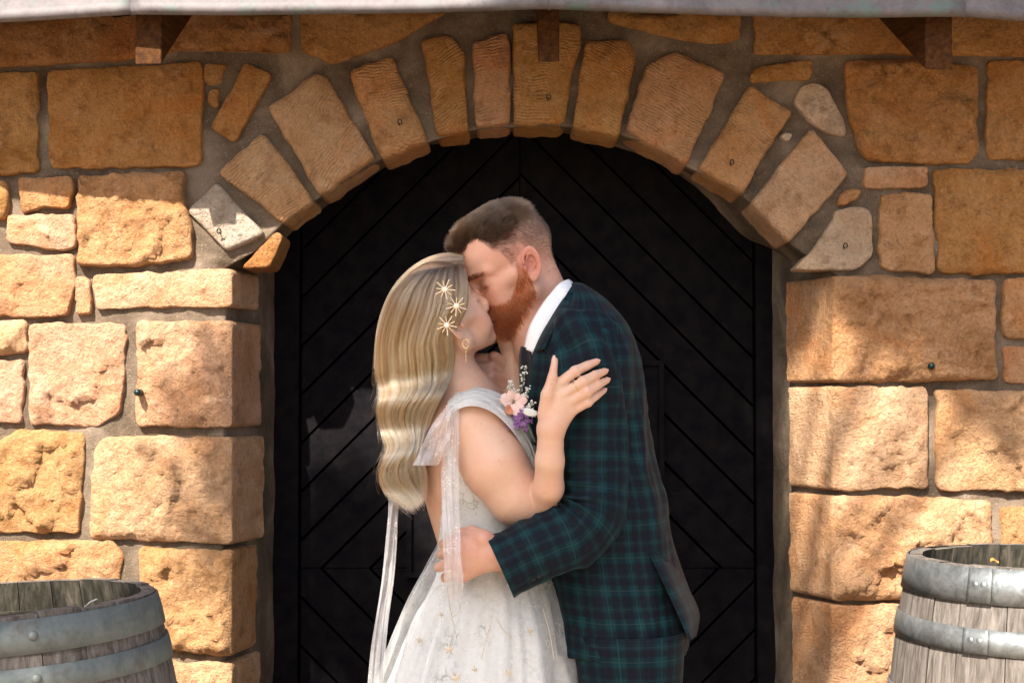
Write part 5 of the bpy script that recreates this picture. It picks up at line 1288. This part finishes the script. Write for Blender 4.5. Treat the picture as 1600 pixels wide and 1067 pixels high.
for k in range(5):
    a = 2.6 + k * .35; petal(Q(799, 638, .168), np.array([math.cos(a), -.7, math.sin(a) - .4]), np.array([0, -1., 0]), .013, .006, .002, M_PEACH)
for (x0, y0, x1, y1) in ((808, 632, 822, 570), (806, 628, 797, 596), (812, 640, 826, 606), (815, 650, 833, 628), (818, 645, 838, 648)):
    A_, B_ = Q(x0, y0, .160), Q(x1, y1, .165); v, f = tube([A_, (A_ + B_) / 2 + np.array([.002, -.003, 0]), B_], [.0012, .001, .0006], 6); st = mesh('sprig', v, f, M_LEAFG, bt)
    vs = []
    for k in range(34):
        t = RNG.uniform(.25, 1.02); c = A_ + (B_ - A_) * t + RNG.normal(0, .0034, 3) * (1.1 - .5 * t); r_ = RNG.uniform(.0013, .0022)
        dd = RNG.normal(0, 1, 3); dd /= np.linalg.norm(dd); vs.append(tube([c, c + dd * r_ * .9, c + dd * r_ * 2.2], [r_ * .35, r_, r_ * .5], 5))
    v, f = merge(vs); b_ = mesh('heather_buds', v, f, M_WHTF, st); b_['kind'] = 'stuff'
vs = []
for k in range(46):
    c = Q(812 + RNG.normal(0, 7), 655 + RNG.normal(0, 7), .166 + RNG.normal(0, .004))
    for j in range(4):
        a = j * 1.57 + RNG.random(); d = np.array([math.cos(a), -.7, math.sin(a)]); vs.append(tube([c, c + d * .002, c + d * .0042], [.0006, .0017, .0009], 5))
v, f = merge(vs); b_ = mesh('statice_florets', v, f, M_PURP, bt); b_['kind'] = 'stuff'
v, f = tube([Q(818, 650, .16), Q(828, 672, .158), Q(836, 690, .155)], [.003, .0026, .0022], 7); mesh('stem', v, f, M_LEAFG, bt)
petal(Q(816, 640, .172), np.array([1, -.3, -.25]), np.array([0, -1., .3]), .026, .007, -.002, M_WHTF, 'lambs_ear_leaf')

# ------------------------------------------------------------------ the tree whose crown shades the couple
M_LEAF = mat_cloth('leaf_green', (.07, .12, .03), .6, .1, 20, .3); M_BARK = mat_cloth('bark', (.10, .075, .055), .9, 0, 30, .3)
tree = thing('tree', 'leafy shade tree standing behind the viewer, its crown dappling the wall', 'tree', (-3.0, -5.8, 0))
SV = np.array(SUNV)
def leaves(specs, name):
    Vs = []
    for (px, py, Y, t, r, n) in specs:
        c = np.array(P(px, py, Y)) + SV * t; d = RNG.normal(0, 1, (n, 3)); d /= np.linalg.norm(d, axis=1)[:, None]
        p = c + d * (RNG.random((n, 1)) ** .45) * r
        a = RNG.normal(0, 1, (n, 3)); a /= np.linalg.norm(a, axis=1)[:, None]; b = np.cross(a, RNG.normal(0, 1, (n, 3))); b /= np.linalg.norm(b, axis=1)[:, None]
        L = RNG.uniform(.026, .042, (n, 1)); Wd = L * .5
        Vs.append(np.stack([p - a * L, p + b * Wd - a * L * .1, p + a * L, p - b * Wd - a * L * .1], 1).reshape(-1, 3))
    V = np.concatenate(Vs); o = mesh(name, V, np.arange(len(V)).reshape(-1, 4), M_LEAF, tree, smooth=False); o['kind'] = 'stuff'
SHADE = [(760, 400, -.75, 8.6, .26, 260), (880, 450, -.75, 9.0, .26, 200), (790, 560, -.8, 8.8, .28, 300), (930, 640, -.75, 8.4, .26, 260), (760, 760, -.8, 9.2, .26, 300), (900, 830, -.8, 8.6, .30, 480),
 (760, 960, -.8, 8.4, .28, 300), (930, 1000, -.7, 9.1, .28, 560), (1010, 750, -.6, 8.8, .24, 340), (690, 930, -.8, 9.0, .2, 160), (1030, 560, -.5, 9.1, .26, 340), (640, 520, -.7, 8.9, .2, 120),
 (1480, 330, 0, 4.9, .30, 700), (1350, 350, 0, 4.8, .12, 240), (1560, 400, 0, 5.0, .22, 520), (1215, 335, 0, 5.1, .14, 320), (1620, 470, 0, 4.7, .26, 560), (1420, 425, 0, 5.1, .18, 420), (1560, 560, 0, 4.8, .16, 260), (60, 1000, -.66, 5.5, .26, 480), (190, 1010, -.66, 5.2, .2, 300), (545, 870, .3, 5.5, .18, 360), (540, 1010, .3, 5.3, .25, 420), (1080, 900, .2, 7.4, .25, 420), (1090, 740, .3, 7.6, .22, 420), (1140, 850, .3, 7.2, .2, 380), (1060, 640, .3, 7.8, .2, 300)]
leaves(SHADE, 'foliage')
tp = [(-3.0, -5.8, 0), (-2.95, -5.75, 1.6), (-2.7, -5.4, 3.2), (-2.2, -5.0, 4.6), (-1.9, -5.2, 5.6), (-1.95, -5.8, 6.8)]
v, f = tube(tp, [.19, .15, .12, .09, .07, .04], 12); mesh('trunk', v, f, M_BARK, tree)
for (px, py, Y, t, r, n) in SHADE:
    c = np.array(P(px, py, Y)) + SV * t; s0 = np.array(tp[3]) if t < 6 else np.array(tp[5]); v, f = tube([s0, (s0 + c) / 2 + np.array([0, 0, .12]), c], [.035, .02, .008], 7); mesh('branch', v, f, M_BARK, tree)
